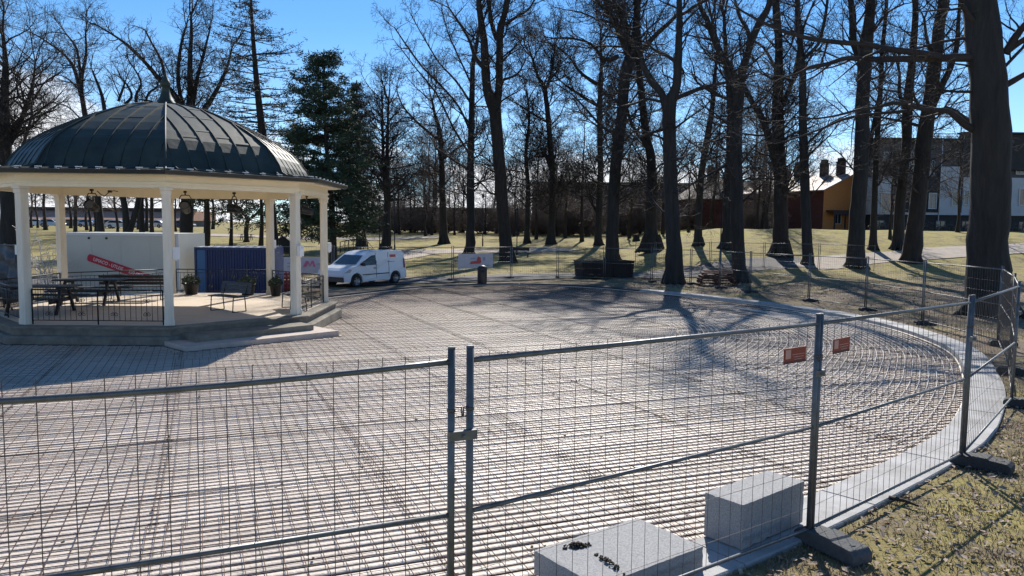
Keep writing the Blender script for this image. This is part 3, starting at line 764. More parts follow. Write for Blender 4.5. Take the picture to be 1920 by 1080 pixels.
def crumbs(c, n, sx_, sy_, ang, label, zt, smin=.004, smax=.016, seed=1):
    rr = random.Random(seed); m1 = MB()
    for i in range(n):
        u = rr.gauss(0, .45) * sx_; v_ = rr.gauss(0, .45) * sy_; s_ = rr.uniform(smin, smax)
        x = u * math.cos(ang) - v_ * math.sin(ang); y = u * math.sin(ang) + v_ * math.cos(ang)
        h = max(0, .035 * math.exp(-(u / sx_) ** 2 * 2 - (v_ / sy_) ** 2 * 2)) * rr.random()
        m1.box((c[0] + x, c[1] + y, zt + s_ * .3 + h), (s_ * 1.3, s_, s_ * .9), rr.uniform(0, 3), 0, tilt=Matrix.Rotation(rr.uniform(-.6, .6), 3, 'X'))
    o = m1.build('soil_crumbs', 'soil'); tag(o, label, 'soil', 'soil left on the low granite slab', kind='stuff')
def gz_(px, py, z):
    d = direc(px, py); t = (z - HC) / d[2]; return (d[0] * t, d[1] * t)
crumbs(gz_(1081, 1025, .225), 110, .10, .045, R(15), 'dark clump of soil lying on the low granite slab', .225, seed=4)
crumbs(gz_(1143, 1058, .225), 55, .03, .17, R(28), 'dark trail of soil crumbs across the low granite slab', .225, seed=5)
# ------------------------------------------------------------------ props behind
# pale container with the slanting crimson banner
def pale_container():
    xl = ray(117, 480, 31.0).x; xr = ray(337, 480, 31.0).x; zt = ray(230, 437, 31.0).z; z0 = H(-16, 31) - .05; wd = xr - xl; hg = zt - z0
    e = empty('pale_container', ((xl + xr) / 2, 31.0, z0), R(-1), 'pale grey site container with a slanting red banner behind the bandstand', 'container')
    m1 = MB(); m1.box((0, 1.25, hg / 2), (wd, 2.5, hg)); m1.build('body', 'greybox', e)
    m1 = MB()
    for x in (-wd / 2 + .05, wd / 2 - .05): m1.box((x, -.012, hg / 2), (.10, .03, hg))
    m1.box((0, -.012, hg - .05), (wd - .22, .03, .10)); m1.box((0, -.012, .06), (wd - .22, .03, .12)); m1.build('corner_frame', 'frame', e)
    m1 = MB()
    for x, z in ((-wd * .27, hg - .22), (-wd * .12, hg - .22)): m1.tube([(x, -.03, z), (x, .01, z)], .05, 10)
    m1.build('vent', 'black', e)
    m1 = MB()
    for i in range(1, 4): m1.box((-wd / 2 + wd * i / 4, -.003, hg / 2), (.02, .012, hg - .3))
    m1.build('panel_joint', 'greybox', e)
    bx0 = ray(168, 483, 31.0); bx1 = ray(282, 522, 31.0); cx_ = (bx0 + bx1) / 2; L__ = math.hypot(bx1.x - bx0.x, bx1.z - bx0.z); an = math.atan2(bx1.z - bx0.z, bx1.x - bx0.x)
    b0 = empty('banner', (cx_.x, 30.955, cx_.z), R(-1), 'crimson banner with white lettering slanting across the pale container', 'banner')
    m1 = MB(); hw, hh = L__ / 2 + .08, .15
    pr = []
    for sx_ in (1, -1):
        for k_ in range(7):
            a = -math.pi / 2 + math.pi * k_ / 6; pr.append((sx_ * (hw - hh * .6 + math.cos(a) * hh * .6), sx_ * math.sin(a) * hh))
    ca, sa = math.cos(an), math.sin(an)
    m1.extr(pr, lambda u, v, d_: (u * ca - v * sa, d_, u * sa + v * ca), .010, -.010); m1.build('sheet', 'bannerred', b0)
    t = text('lettering', 'LIMACO - UTLEIE  -  330 59000', .195, 'white', b0, (0, -.014, 0), (R(90), -an, 0), .002, 'CENTER')
    t.scale = (.86, 1, 1)
pale_container()
def blue_container():
    xl = ray(366, 480, 31.4).x; xr = ray(505, 480, 31.4).x; zt = ray(430, 464, 31.4).z; z0 = H(-11, 31) - .05; wd = xr - xl; hg = zt - z0
    e = empty('blue_container', ((xl + xr) / 2, 31.4, z0), R(2), 'dark blue corrugated steel container beside the pale one', 'container')
    m1 = MB(); m1.box((0, 1.1, hg / 2), (wd - .02, 2.18, hg - .02)); m1.build('body', 'blue', e)
    m1 = MB(); n = 22; x0 = -wd / 2 + .52
    pts = []
    for i in range(n):
        w_ = (wd - .62) / n; x = x0 + i * w_; pts += [(x, -.005), (x + w_ * .35, -.005), (x + w_ * .5, -.035), (x + w_ * .85, -.035)]
    pts.append((x0 + n * w_, -.005))
    vs = [(x, y, .12) for x, y in pts] + [(x, y, hg - .1) for x, y in pts]; m = len(pts)
    m1.add(vs, [(i, i + 1, i + 1 + m, i + m) for i in range(m - 1)]); m1.build('corrugated_side', 'blue', e)
    m1 = MB()
    for x in (-wd / 2 + .04, -wd / 2 + .48, wd / 2 - .04): m1.box((x, -.02, hg / 2), (.08, .06, hg))
    m1.box((0, -.02, .06), (wd - .17, .055, .12)); m1.box((0, -.02, hg - .05), (wd - .17, .055, .10)); m1.build('frame', 'blue', e)
    m1 = MB(); m1.box((-wd / 2 + .26, -.006, hg / 2), (.34, .02, hg - .25)); m1.build('door', mat('light_blue_steel', (.03, .13, .30), .5), e)  # end panel in a lighter blue than the corrugated front
    m1 = MB()
    for i in range(9): m1.box((-wd / 2 + .2 + i * (wd - .4) / 8, .25, hg + .012), (.16, .7, .03))
    m1.build('roof_glint_rib', 'frame', e)  # white colour stands for sun glints along the corrugated roof edge
    m1 = MB(); m1.tube([(wd * .2, -.07, .3), (wd * .2, -.07, hg - .35)], .018, 6); m1.build('lock_bar', 'galv', e)
blue_container()
def tarp():
    a = ray(-60, 500, 29.5); b_ = ray(31, 500, 29.0); zt = ray(15, 460, 29).z; z0 = H(-19, 29)
    m1 = MB(); n, m = 26, 14; rr = random.Random(2)
    th_ = .05
    def pt(i, j, off):
        p = a.lerp(b_, i / n); z = z0 + (zt - z0) * j / m * (1 - .03 * math.sin(i * .9)); return (p.x + .02 * math.sin(j), p.y - .10 * math.sin(i * 1.1 + j * .25) * (1 - .5 * j / m) - .06 * math.sin(j * 1.3 + i * .3) + off, z)
    for off in (0, th_):
        o = len(m1.v); m1.v += [pt(i, j, off) for j in range(m + 1) for i in range(n + 1)]
        for j in range(m):
            for i in range(n): q_ = o + j * (n + 1) + i; m1.f.append((q_, q_ + 1, q_ + n + 2, q_ + n + 1)); m1.m.append(0); m1.sm.append(True)
    e = empty('tarpaulin', (0, 0, 0), 0, 'grey tarpaulin draped over a frame at the left picture edge', 'tarpaulin')
    m1.build('sheet', 'tarp', e)
    m1 = MB(); p = a.copy(); p.z = zt + .02; q_ = b_.copy(); q_.z = zt; m1.tube([p, q_], .03, 6)
    for t_ in (.02, .6, .99): r_ = a.lerp(b_, t_); m1.tube([(r_.x, r_.y + .08, z0), (r_.x, r_.y + .08, zt)], .025, 6)
    m1.build('frame', 'galv', e)
tarp()
# banners on the far fence
def fence_banner(a, b_, pl, prr, ytop, ybot, label, art):
    P = on_plane(pl, ytop, a, b_); Q = on_plane(prr, ytop, a, b_); zb = on_plane(pl, ybot, a, b_).z
    ang = math.atan2((b_ - a).y, (b_ - a).x); wd = math.hypot(Q.x - P.x, Q.y - P.y); hg = P.z - zb; c = (P + Q) / 2
    if (Q - P).dot(b_ - a) < 0: ang += math.pi
    e = empty('fence_banner', (c.x, c.y, (P.z + zb) / 2), ang, label, 'banner', 'printed banners on the far fence')
    n = 16; m1 = MB(); prf = [(-wd / 2 + wd * i / n, -.05 - .02 * math.sin(i * 1.2)) for i in range(n + 1)]; prf += [(x, y + .006) for x, y in reversed(prf)]
    m1.prism(prf, -hg / 2, hg / 2); m1.build('sheet', 'bannerwhite', e)
    for nm_, m_, polys in art:
        m1 = MB()
        for poly in polys: m1.extr([(u * wd, v * hg) for u, v in poly], lambda u, v, d_: (u, d_, v), -.077, -.081)
        m1.build(nm_, m_, e)
fence_banner(N0['p627'], N0['p530'], 532, 606, 482, 513, 'white banner with pink print on the fence behind the bandstand columns',
             [('print', 'pinkprint', [[(-.02, -.1), (.06, .28), (.12, .28), (.16, 0), (.20, .28), (.26, .28), (.30, -.1), (.25, -.1), (.22, .12), (.16, -.1), (.12, .12), (.06, -.1)]]), ('lettering_bar', 'greyprint', [[(-.42, .1), (-.12, .1), (-.12, .16), (-.42, .16)], [(-.42, -.1), (-.2, -.1), (-.2, -.04), (-.42, -.04)], [(.34, .05), (.46, .05), (.46, .11), (.34, .11)]])])
fence_banner(N0['p958'], N0['p848'], 858, 923, 476, 504, 'pale banner with red and grey print behind the black litter bin',
             [('print', 'redprint', [[(-.18, -.2), (.12, -.2), (.16, .0), (-.14, -.02)], [(.02, .0), (.14, .0), (.14, .2), (.06, .3)]]), ('lettering_bar', 'greyprint', [[(-.16, .12), (-.02, .12), (-.02, .2), (-.16, .2)], [(.2, .0), (.27, .0), (.27, .25), (.2, .25)], [(.2, -.4), (.4, -.4), (.4, -.3), (.2, -.3)]])])
# litter bin
p = at(904, 531); e = empty('litter_bin', (p.x, p.y, p.z), 0, 'black upright litter bin with domed lid in front of the fence banner', 'litter bin')
sc_ = p.y / FPX
m1 = MB(); m1.ring([(8.5 * sc_, 0), (9 * sc_, 2 * sc_), (9 * sc_, 27 * sc_)], n=18, smooth=True); m1.build('body', 'bin', e)
m1 = MB(); m1.ring([(9.3 * sc_, 27 * sc_), (9.3 * sc_, 29 * sc_), (7 * sc_, 32 * sc_), (2 * sc_, 34 * sc_), (.01, 34.2 * sc_)], n=18, smooth=True); m1.build('lid', 'bin', e)
m1 = MB(); m1.box((0, -8.8 * sc_, 23 * sc_), (9 * sc_, .05, 5 * sc_)); m1.build('opening', 'tyre', e)
# dark planter
a = at(1086, 522); b_ = at(1182, 521); c = (a + b_) / 2; e = empty('planter', (c.x, c.y + .6, c.z), math.atan2(b_.y - a.y, b_.x - a.x), 'large dark boarded planter full of soil, standing beside the kerb', 'planter')
wd = (b_ - a).length * .96; hg = ray(1130, 489, c.y).z - c.z
m1 = MB()
for sg, y in ((1, -.6), (1, .6)):
    for i in range(6): m1.box((0, y, hg * (i + .5) / 6), (wd * (1 + .06 * i / 5), .05, hg / 6 - .012))
for x in (-1, 1):
    for i in range(6): m1.box((x * wd / 2 * (1 + .06 * i / 5), 0, hg * (i + .5) / 6), (.05, 1.16, hg / 6 - .014))
m1.build('board', 'planter', e)
m1 = MB(); m1.box((0, -.63, hg - .02), (wd * 1.09, .10, .045)); m1.box((0, .63, hg - .02), (wd * 1.09, .10, .045)); m1.build('rim', 'planter', e)
m1 = MB(); rr = random.Random(3); m1.box((0, 0, hg * .86), (wd, 1.12, .12))
for i in range(160): m1.box((rr.uniform(-.48, .48) * wd, rr.uniform(-.5, .5), hg * .92 + rr.uniform(0, .07)), (rr.uniform(.05, .2), rr.uniform(.05, .15), .06), rr.uniform(0, 3))
m1.build('earth', 'soil', e)
for x in (-wd * .3, wd * .12, wd * .45):
    m1 = MB(); m1.box((x, -.655, hg * .45), (.09, .04, hg * .88)); m1.build('batten', 'planter', e)
# reddish pallets with netting
a = at(1312, 536); b_ = at(1382, 536); c = (a + b_) / 2; e = empty('pallet_stack', (c.x, c.y + .5, c.z), .0, 'low heap of reddish brown pallets under netting beside the kerb', 'pallet stack')
wd = (b_ - a).length; m1 = MB(); rr = random.Random(8)
for L2 in range(5):
    z = .14 * L2; k_ = 1 - .07 * L2; sh = rr.uniform(-.05, .05)
    pm = MB()
    for x in (-.46, 0, .46): pm.box((x * wd * k_ + sh, 0, z + .05), (.10, 1.0, .09))
    for i in range(7): pm.box((sh, -.48 + .16 * i, z + .115), (wd * k_, .11, .025), rr.uniform(-.02, .02))
    pm.build('pallet', 'redwood', e)
m1 = MB()
for i in range(26):
    u = -.48 + .96 * i / 25
    m1.tube([(u * wd, -.56, .05), (u * wd * .84, -.52, .62), (u * wd * .7, -.2, .82), (u * wd * .68, .3, .8)], .012, 4)
for j in range(7):
    z = .08 + .1 * j; k_ = 1 - .15 * j / 6; m1.tube([(-.48 * wd * k_, -.56 + .006 * j, z), (.48 * wd * k_, -.56 + .006 * j, z)], .012, 4)
for j in range(5): m1.tube([(-.36 * wd, -.45 + .16 * j, .74 + .02 * j), (.36 * wd, -.45 + .16 * j, .74 + .02 * j)], .012, 4)
m1.build('netting', 'redwood', e)
# red crate behind the railing
p = at(530, 545); e = empty('red_crate', (p.x, p.y, p.z), R(5), 'red latticed crate behind the bandstand railing', 'crate')
m1 = MB()
for y in (-.3, .3):
    for i in range(5): m1.box((0, y, .08 + .17 * i), (.95, .03, .09))
    for i in range(6): m1.box((-.46 + .184 * i, y + (.03 if y > 0 else -.03), .42), (.05, .028, .84))
for x in (-.46, .46):
    for i in range(5): m1.box((x, 0, .08 + .17 * i), (.03, .56, .09))
m1.build('slats', mat('red_plastic', (.30, .03, .03), .5), e); m1 = MB(); m1.box((0, 0, .03), (.9, .55, .04)); m1.build('base', 'redwood', e)
# ------------------------------------------------------------------ van and far cars
def car_body(L, W, prof, roofk, zb):
    m1 = MB(); n = len(prof)
    def yy(z): return W / 2 * (1 - roofk * S(zb, max(p[1] for p in prof), z))
    A = [(x, yy(z), z) for x, z in prof]; B = [(x, -yy(z), z) for x, z in prof]
    m1.add(A + B, [tuple(range(n)), tuple(reversed(range(n, 2 * n)))] + [(i + n, (i + 1) % n + n, (i + 1) % n, i) for i in range(n)])
    return m1, yy
def arch(cx_, r_, z0, n=9, rev=False):
    pts = [(cx_ + r_ * math.cos(math.pi * k_ / (n - 1)), .33 + r_ * math.sin(math.pi * k_ / (n - 1))) for k_ in range(n)]
    pts = [(x, max(z, z0)) for x, z in pts]
    return list(reversed(pts)) if not rev else pts
def wheel(e, x, y, r_, sgn):
    w_ = empty_part('wheel', (x, y, r_), e)
    m1 = MB(); n = 20; prof_ = [(r_ * .62, -.10), (r_ * .93, -.10), (r_, -.07), (r_, .07), (r_ * .93, .10), (r_ * .62, .10)]
    vs = [(rr_ * math.cos(2 * math.pi * k_ / n), yy_, rr_ * math.sin(2 * math.pi * k_ / n)) for rr_, yy_ in prof_ for k_ in range(n)]
    m1.add(vs, [(i * n + k_, i * n + (k_ + 1) % n, ((i + 1) % 6) * n + (k_ + 1) % n, ((i + 1) % 6) * n + k_) for i in range(6) for k_ in range(n)], 0, True)
    m1.build('tyre', 'tyre', w_)
    m1 = MB(); m1.tube([(0, -.08, 0), (0, .08, 0)], r_ * .18, 10)
    for k_ in range(5):
        a = 2 * math.pi * k_ / 5; m1.box((math.cos(a) * r_ * .38, sgn * .07, math.sin(a) * r_ * .38), (r_ * .5, .03, r_ * .16), 0, 0, tilt=Matrix.Rotation(-a, 3, 'Y'))
    m1.ring([(r_ * .62, -.06), (r_ * .56, -.06)], n=20)
    vs = [(rr_ * math.cos(2 * math.pi * k_ / n), yy_, rr_ * math.sin(2 * math.pi * k_ / n)) for rr_, yy_ in ((r_ * .63, sgn * .095), (r_ * .54, sgn * .085), (r_ * .54, 0)) for k_ in range(n)]
    m1 = m1; m1.add(vs, [(i * n + k_, i * n + (k_ + 1) % n, (i + 1) * n + (k_ + 1) % n, (i + 1) * n + k_) for i in range(2) for k_ in range(n)] + [tuple(2 * n + k_ for k_ in range(n))], 0, True)
    m1.build('rim', 'rim', w_)
def empty_part(name, loc, parent):
    o = bpy.data.objects.new(name, None); C.objects.link(o); o.location = loc; o.parent = parent; o.empty_display_size = .1; return o
def side_plate(poly, yy, sgn, proud=.006):
    m1 = MB(); A = [(x, sgn * (yy(z) + proud), z) for x, z in poly]; B = [(x, sgn * (yy(z) - .02), z) for x, z in poly]; n = len(poly)
    m1.add(A + B, [tuple(range(n))] + [(i, (i + 1) % n, (i + 1) % n + n, i + n) for i in range(n)])
    return m1
def van():
    a = at(652, 539); b_ = at(753, 531)
    d = (a - b_); ang = math.atan2(d.y, d.x); c = (a + b_) / 2; nrm_ = Vector((-math.sin(ang), math.cos(ang), 0))
    if nrm_.y < 0: nrm_ = -nrm_
    c = c + nrm_ * .8
    s_ = (a - b_).length / 2.72
    e = empty('delivery_van', (c.x, c.y, min(a.z, b_.z) + .02), ang, 'small white delivery van parked behind the rink facing left', 'van')
    e.scale = (min(1.12, s_),) + (.98, .98)
    prof = [(2.16, .30), (2.20, .62), (2.12, .86), (1.95, .98), (1.35, 1.10), (.62, 1.62), (.35, 1.74), (-.1, 1.81), (-1.2, 1.82), (-1.92, 1.78), (-2.06, 1.62), (-2.16, .95), (-2.18, .40), (-2.1, .28)]
    low_ = [(-1.36 - .40, .28)] + arch(-1.36, .39, .28) + [(-1.36 + .40, .26), (1.36 - .40, .26)] + arch(1.36, .39, .28) + [(1.36 + .40, .28)]
    m1, yy = car_body(4.4, 1.79, prof + low_, .13, .95); bo = m1.build('body', 'vanwhite', e, bevel=.025)
    for sgn in (-1, 1):
        side_plate([(1.14, 1.12), (.60, 1.53), (.40, 1.58), (.02, 1.60), (.02, 1.10), (.95, 1.08)], yy, sgn).build('side_window', 'glass', e)
        m1 = MB()
        for x0, x1, z in ((.98, -.86, .62),): m1.box(((x0 + x1) / 2, sgn * (yy(z) + .012), z), (x0 - x1, .03, .045))
        m1.build('side_strip', 'bumper', e)
        m1 = MB()
        for x in (.03, -.86):
            for z0_, z1_ in ((.4, .95), (.97, 1.3), (1.32, 1.72)): m1.box((x, sgn * (yy((z0_ + z1_) / 2) + .001), (z0_ + z1_) / 2), (.014, .01, z1_ - z0_))
        m1.build('door_gap', 'black', e)
        m1 = MB(); m1.box((.16, sgn * (yy(.96) + .02), .93), (.17, .03, .035)); m1.build('door_handle', 'black', e)
        m1 = MB(); m1.box((1.02, sgn * (yy(1.1) + .12), 1.16), (.10, .18, .17)); m1.build('mirror', 'bumper', e, bevel=.02)
        m1 = MB(); m1.box((-1.0, sgn * (yy(1.0) + .012), 1.22), (.5, .02, .02)); m1.build('slide_rail', 'bumper', e)
        side_plate([(2.17, .76), (1.86, .93), (1.70, .90), (1.80, .76)], lambda z: yy(z) - .0, sgn, .012).build('headlight', 'headlight', e)
        side_plate([(-2.06, .85), (-2.06, 1.35), (-1.99, 1.35), (-1.99, .85)], yy, sgn, .012).build('tail_light', 'redsign', e)
        for x in (1.36, -1.36): wheel(e, x, sgn * .80, .325, sgn)
    m1 = side_plate([(-.98, 1.42), (-1.62, 1.42), (-1.62, 1.62), (-.98, 1.62)], yy, 1, .005); m1.build('lettering_panel', 'white', e)
    m1 = side_plate([(-1.0, 1.45), (-1.42, 1.45), (-1.42, 1.59), (-1.0, 1.59)], yy, 1, .009); m1.build('logo', 'redprint', e)
    m1 = MB(); m1.add([(1.30, -.72, 1.14), (1.30, .72, 1.14), (.70, .63, 1.575), (.70, -.63, 1.575)], [(0, 1, 2, 3)]); 
    vs = [(v[0] + .014, v[1], v[2] + .02) for v in m1.v]; m1 = MB(); m1.add(vs, [(0, 1, 2, 3)]); m1.build('windscreen', 'glass', e)
    m1 = MB(); m1.box((2.19, 0, .42), (.10, 1.72, .26)); m1.build('front_bumper', 'bumper', e, bevel=.03)
    m1 = MB(); m1.box((-2.17, 0, .42), (.12, 1.72, .22)); m1.build('rear_bumper', 'bumper', e, bevel=.03)
van()
def far_car(p, ang, label, paint):
    e = empty('parked_car', (p.x, p.y, p.z), ang, label, 'car', 'cars parked along the low building')
    prof = [(2.1, .3), (2.12, .6), (1.95, .78), (1.05, .92), (.45, 1.38), (.1, 1.45), (-.9, 1.44), (-1.5, 1.30), (-2.0, .95), (-2.1, .6), (-2.06, .3)]
    low_ = [(-1.75, .28)] + arch(-1.3, .37, .28) + [(-.9, .25), (.9, .25)] + arch(1.3, .37, .28) + [(1.75, .28)]
    m1, yy = car_body(4.2, 1.75, prof + low_, .18, .9); m1.build('body', paint, e)
    for sgn in (-1, 1):
        side_plate([(.92, .96), (.40, 1.33), (-.9, 1.36), (-1.42, 1.24), (-1.6, .98)], yy, sgn).build('side_window', 'glass', e)
        for x in (1.3, -1.3): wheel(e, x, sgn * .76, .32, sgn)
    m1 = MB(); m1.add([(1.06, -.7, .95), (1.06, .7, .95), (.47, .62, 1.39), (.47, -.62, 1.39)], [(0, 1, 2, 3)]); m1.build('windscreen', 'glass', e)
    return e
# ------------------------------------------------------------------ trees
rt_ = random.Random(11)
TW = [.0045]
class Wood:
    """collects polylines and turns them into tapered tubes, in batches of equal length and side count"""
    def __init__(s): s.g = {}
    def add(s, P, Rr, n): s.g.setdefault((len(P), n), []).append((P, Rr))
    def build(s, name, m, parent):
        vs = []; fs = []; off = 0
        for (k, n), L in s.g.items():
            P = np.array([q[0] for q in L], dtype=np.float64); Q = np.array([q[1] for q in L], dtype=np.float64)
            T = np.empty_like(P); T[:, 1:-1] = P[:, 2:] - P[:, :-2]; T[:, 0] = P[:, 1] - P[:, 0]; T[:, -1] = P[:, -1] - P[:, -2]
            T /= np.linalg.norm(T, axis=2, keepdims=True) + 1e-9
            ref = np.where(np.abs(T[:, :1, 2:3]) < .8, np.array([0, 0, 1.0]), np.array([1.0, 0, 0]))
            ref = np.broadcast_to(ref, T.shape)
            Uu = np.cross(T, ref); Uu /= np.linalg.norm(Uu, axis=2, keepdims=True) + 1e-9
            Vv = np.cross(T, Uu)
            a = np.arange(n) * 2 * math.pi / n
            V = P[:, :, None, :] + Q[:, :, None, None] * (np.cos(a)[None, None, :, None] * Uu[:, :, None, :] + np.sin(a)[None, None, :, None] * Vv[:, :, None, :])
            N = len(L); vs.append(V.reshape(-1, 3))
            base = off + np.arange(N)[:, None, None] * (k * n) + np.arange(k - 1)[None, :, None] * n
            i = np.arange(n)[None, None, :]; j = (np.arange(n)[None, None, :] + 1) % n
            F = np.stack([base + i, base + j, base + j + n, base + i + n], -1).reshape(-1, 4); fs.append(F); off += N * k * n
        V = np.concatenate(vs).astype(np.float32); F = np.concatenate(fs).astype(np.int32)
        me = bpy.data.meshes.new(name); me.vertices.add(len(V)); me.vertices.foreach_set('co', V.ravel())
        me.loops.add(F.size); me.loops.foreach_set('vertex_index', F.ravel())
        me.polygons.add(len(F)); me.polygons.foreach_set('loop_start', np.arange(0, F.size, 4, dtype=np.int32)); me.polygons.foreach_set('loop_total', np.full(len(F), 4, dtype=np.int32))
        me.polygons.foreach_set('use_smooth', np.ones(len(F), dtype=bool)); me.materials.append(M[m]); me.update(calc_edges=True)
        o = bpy.data.objects.new(name, me); C.objects.link(o); o.parent = parent; return o
def grow(W, p, d, r, L, lev, mx, rr, dens=1.0, droop=0.0):
    n = (6, 6, 5, 4, 3)[lev]; seg = L / (n - 1)
    P = [p]; Rr = [r]; q = p; dd = d.normalized(); sg = (.13, .20, .25, .28, .3)[lev]
    upk = (.10, .07, .05, .03, .02)[lev] - droop
    for i in range(1, n):
        dd = (dd + Vector((rr.gauss(0, sg), rr.gauss(0, sg), rr.gauss(0, sg) + upk))).normalized()
        q = q + dd * seg; P.append(q); Rr.append(max(TW[0], r * (1 - .78 * i / (n - 1))))
    W.add([tuple(x) for x in P], Rr, (7, 5, 4, 3, 3)[lev])
    if lev >= mx: return
    dn = (1.3, 2.2, 3.0, 4.4)[lev] * dens
    c = L * dn; nc = int(c) + (rr.random() < c - int(c))
    for _ in range(nc):
        t = rr.uniform(.16, 1.0) ** .85; x = t * (n - 1); i = min(int(x), n - 2); f = x - i
        b0 = P[i].lerp(P[i + 1], f); tv = (P[i + 1] - P[i]).normalized()
        sd_ = tv.orthogonal().normalized(); sd_ = Matrix.Rotation(rr.uniform(0, 6.283), 3, tv) @ sd_
        an = R(rr.uniform(28, 62)); cd = tv * math.cos(an) + sd_ * math.sin(an)
        cl = L * rr.uniform(.32, .6) * (1.15 - .6 * t)
        if lev + 1 == 3: cl = max(.45, min(cl, 1.5))
        if lev + 1 == 4: cl = rr.uniform(.25, .7)
        lr = Rr[i] * (1 - f) + Rr[i + 1] * f
        grow(W, b0, cd, max(TW[0], lr * rr.uniform(.48, .70)), cl, lev + 1, mx, rr, dens, droop)
def smooth_line(P, k=3):
    o = []
    for i in range(len(P) - 1):
        a = P[max(i - 1, 0)]; b_ = P[i]; c = P[i + 1]; d = P[min(i + 2, len(P) - 1)]
        for s_ in range(k):
            t = s_ / k; o.append(tuple(.5 * ((2 * b_[j]) + (c[j] - a[j]) * t + (2 * a[j] - 5 * b_[j] + 4 * c[j] - d[j]) * t * t + (3 * b_[j] - a[j] - 3 * c[j] + d[j]) * t ** 3) for j in range(len(b_))))
    o.append(tuple(P[-1])); return o
NTREE = [0]
def px_tree(label, base, stems, limbs=(), mx=4, dens=1.0, lmin=3.0, llen=4.5, bark='barkA', twig='twig', group='bare trees in the park', name='bare_tree', depth=None, nl=1.25, ext=True, droop=0.0, rootflare=True):
    """stems: polylines drawn as (px, py, width in px) in the tree's own upright plane, given real depth by small bends towards and away"""
    NTREE[0] += 1; rr = random.Random(NTREE[0] * 13 + 5)
    B = at(*base)
    if depth:
        B = ray(base[0], base[1], depth); B.z = H(B.x, B.y)
    Y = B.y; sc_ = Y / FPX; TW[0] = max(.0045, Y * .00013); nl = nl * 2.0; llen = llen * 1.1; lmin = lmin * .9
    e = empty(name, (B.x, B.y, B.z), 0, label, 'tree', group)
    WT = Wood(); WC = Wood()
    ph = rr.uniform(0, 6.28)
    lines = []
    for si, st in enumerate(stems):
        P = []; dy0 = 0.0
        sl = rr.uniform(-.22, .22) if si else rr.uniform(-.04, .04)
        x0 = Vector(ray(st[0][0], st[0][1], Y))
        for (x, y, w_) in st:
            q = ray(x, y, Y); h = (q - x0).length
            q.y += sl * h + .18 * math.sin(h * .55 + ph + si) * (h > 0.5)
            # widths are seen at that depth
            P.append((q.x - B.x, q.y - B.y, q.z - B.z, w_ * sc_ / 2 * (.86 if si == 0 and len(P) == 0 else 1)))
        if si == 0: P[0] = (P[0][0], P[0][1], -.15, P[0][3])
        lines.append((si, smooth_line(P, 3)))
    for (si, st) in [(100 + i, l_) for i, l_ in enumerate(limbs)]:
        sl = rr.choice((-1, 1)) * rr.uniform(.08, .35); P = []; x0 = Vector(ray(st[0][0], st[0][1], Y))
        for (x, y, w_) in st:
            q = ray(x, y, Y); h = (q - x0).length; q.y += sl * h + .10 * math.sin(h * .9 + si) * (h > .4)
            P.append((q.x - B.x, q.y - B.y, q.z - B.z, w_ * sc_ / 2))
        lines.append((si, smooth_line(P, 3)))
    for si, L in lines:
        rr2 = rr
        jit = [(x + rr.gauss(0, r_ * .05), y + rr.gauss(0, r_ * .05), z) for x, y, z, r_ in L]
        W = WT if si < 100 else WC
        W.add(jit, [max(.006, q[3] * (1 + rr.gauss(0, .03))) for q in L], 12 if si == 0 else 9)
        if si == 0 and rootflare:
            r0 = L[0][3]
            for k_ in range(7):
                a = 6.283 * k_ / 7 + rr.uniform(-.3, .3); d = Vector((math.cos(a), math.sin(a), 0))
                p0 = Vector((0, 0, r0 * 1.3)) + d * r0 * .40; p1 = d * r0 * .80 + Vector((0, 0, .35 * r0)); p2 = d * r0 * rr.uniform(1.1, 1.4) + Vector((0, 0, -.08))
                WT.add([tuple(p0), tuple(p1), tuple(p2)], [r0 * .34, r0 * .27, r0 * .10], 6)
        # side limbs
        V = [Vector(q[:3]) for q in L]; tot = sum((V[i + 1] - V[i]).length for i in range(len(V) - 1)); acc = 0
        for i in range(len(V) - 1):
            sl_ = (V[i + 1] - V[i]).length
            if sl_ < 1e-4: continue
            c = sl_ * (nl if si < 100 else 1.6 * dens); nc = int(c) + (rr.random() < c - int(c))
            tv = (V[i + 1] - V[i]).normalized()
            for _ in range(nc):
                f = rr.random(); p = V[i].lerp(V[i + 1], f)
                if p.z < lmin: continue
                if si >= 100 and acc / tot < .18: continue
                t = acc / tot
                sd_ = tv.orthogonal().normalized(); sd_ = Matrix.Rotation(rr.uniform(0, 6.283), 3, tv) @ sd_
                an = R(rr.uniform(38, 78)); cd = tv * math.cos(an) + sd_ * math.sin(an)
                ln = llen * rr.uniform(.45, 1.1) * (1.1 - .5 * t) * (.62 if si >= 100 else 1.0)
                r_ = min(L[i][3] * .6, .018 + ln * .0155)
                grow(WC, p, cd, r_, ln, 1, mx, rr, dens, droop)
            acc += sl_
        # carry the stem's end on into the crown
        if ext:
            tv = (V[-1] - V[-2]).normalized()
            for _ in range(3 if si < 100 else 2):
                cd = (tv + Vector((rr.gauss(0, .35), rr.gauss(0, .35), rr.gauss(0, .2)))).normalized()
                grow(WC, V[-1], cd, max(.01, L[-1][3] * .8), llen * rr.uniform(.7, 1.1) * (1 if si < 100 else .6), 1, mx, rr, dens, droop)
    WT.build('trunk', bark, e)
    WC.build('crown', twig, e)
    return e
G2 = 'bare trees in the park'
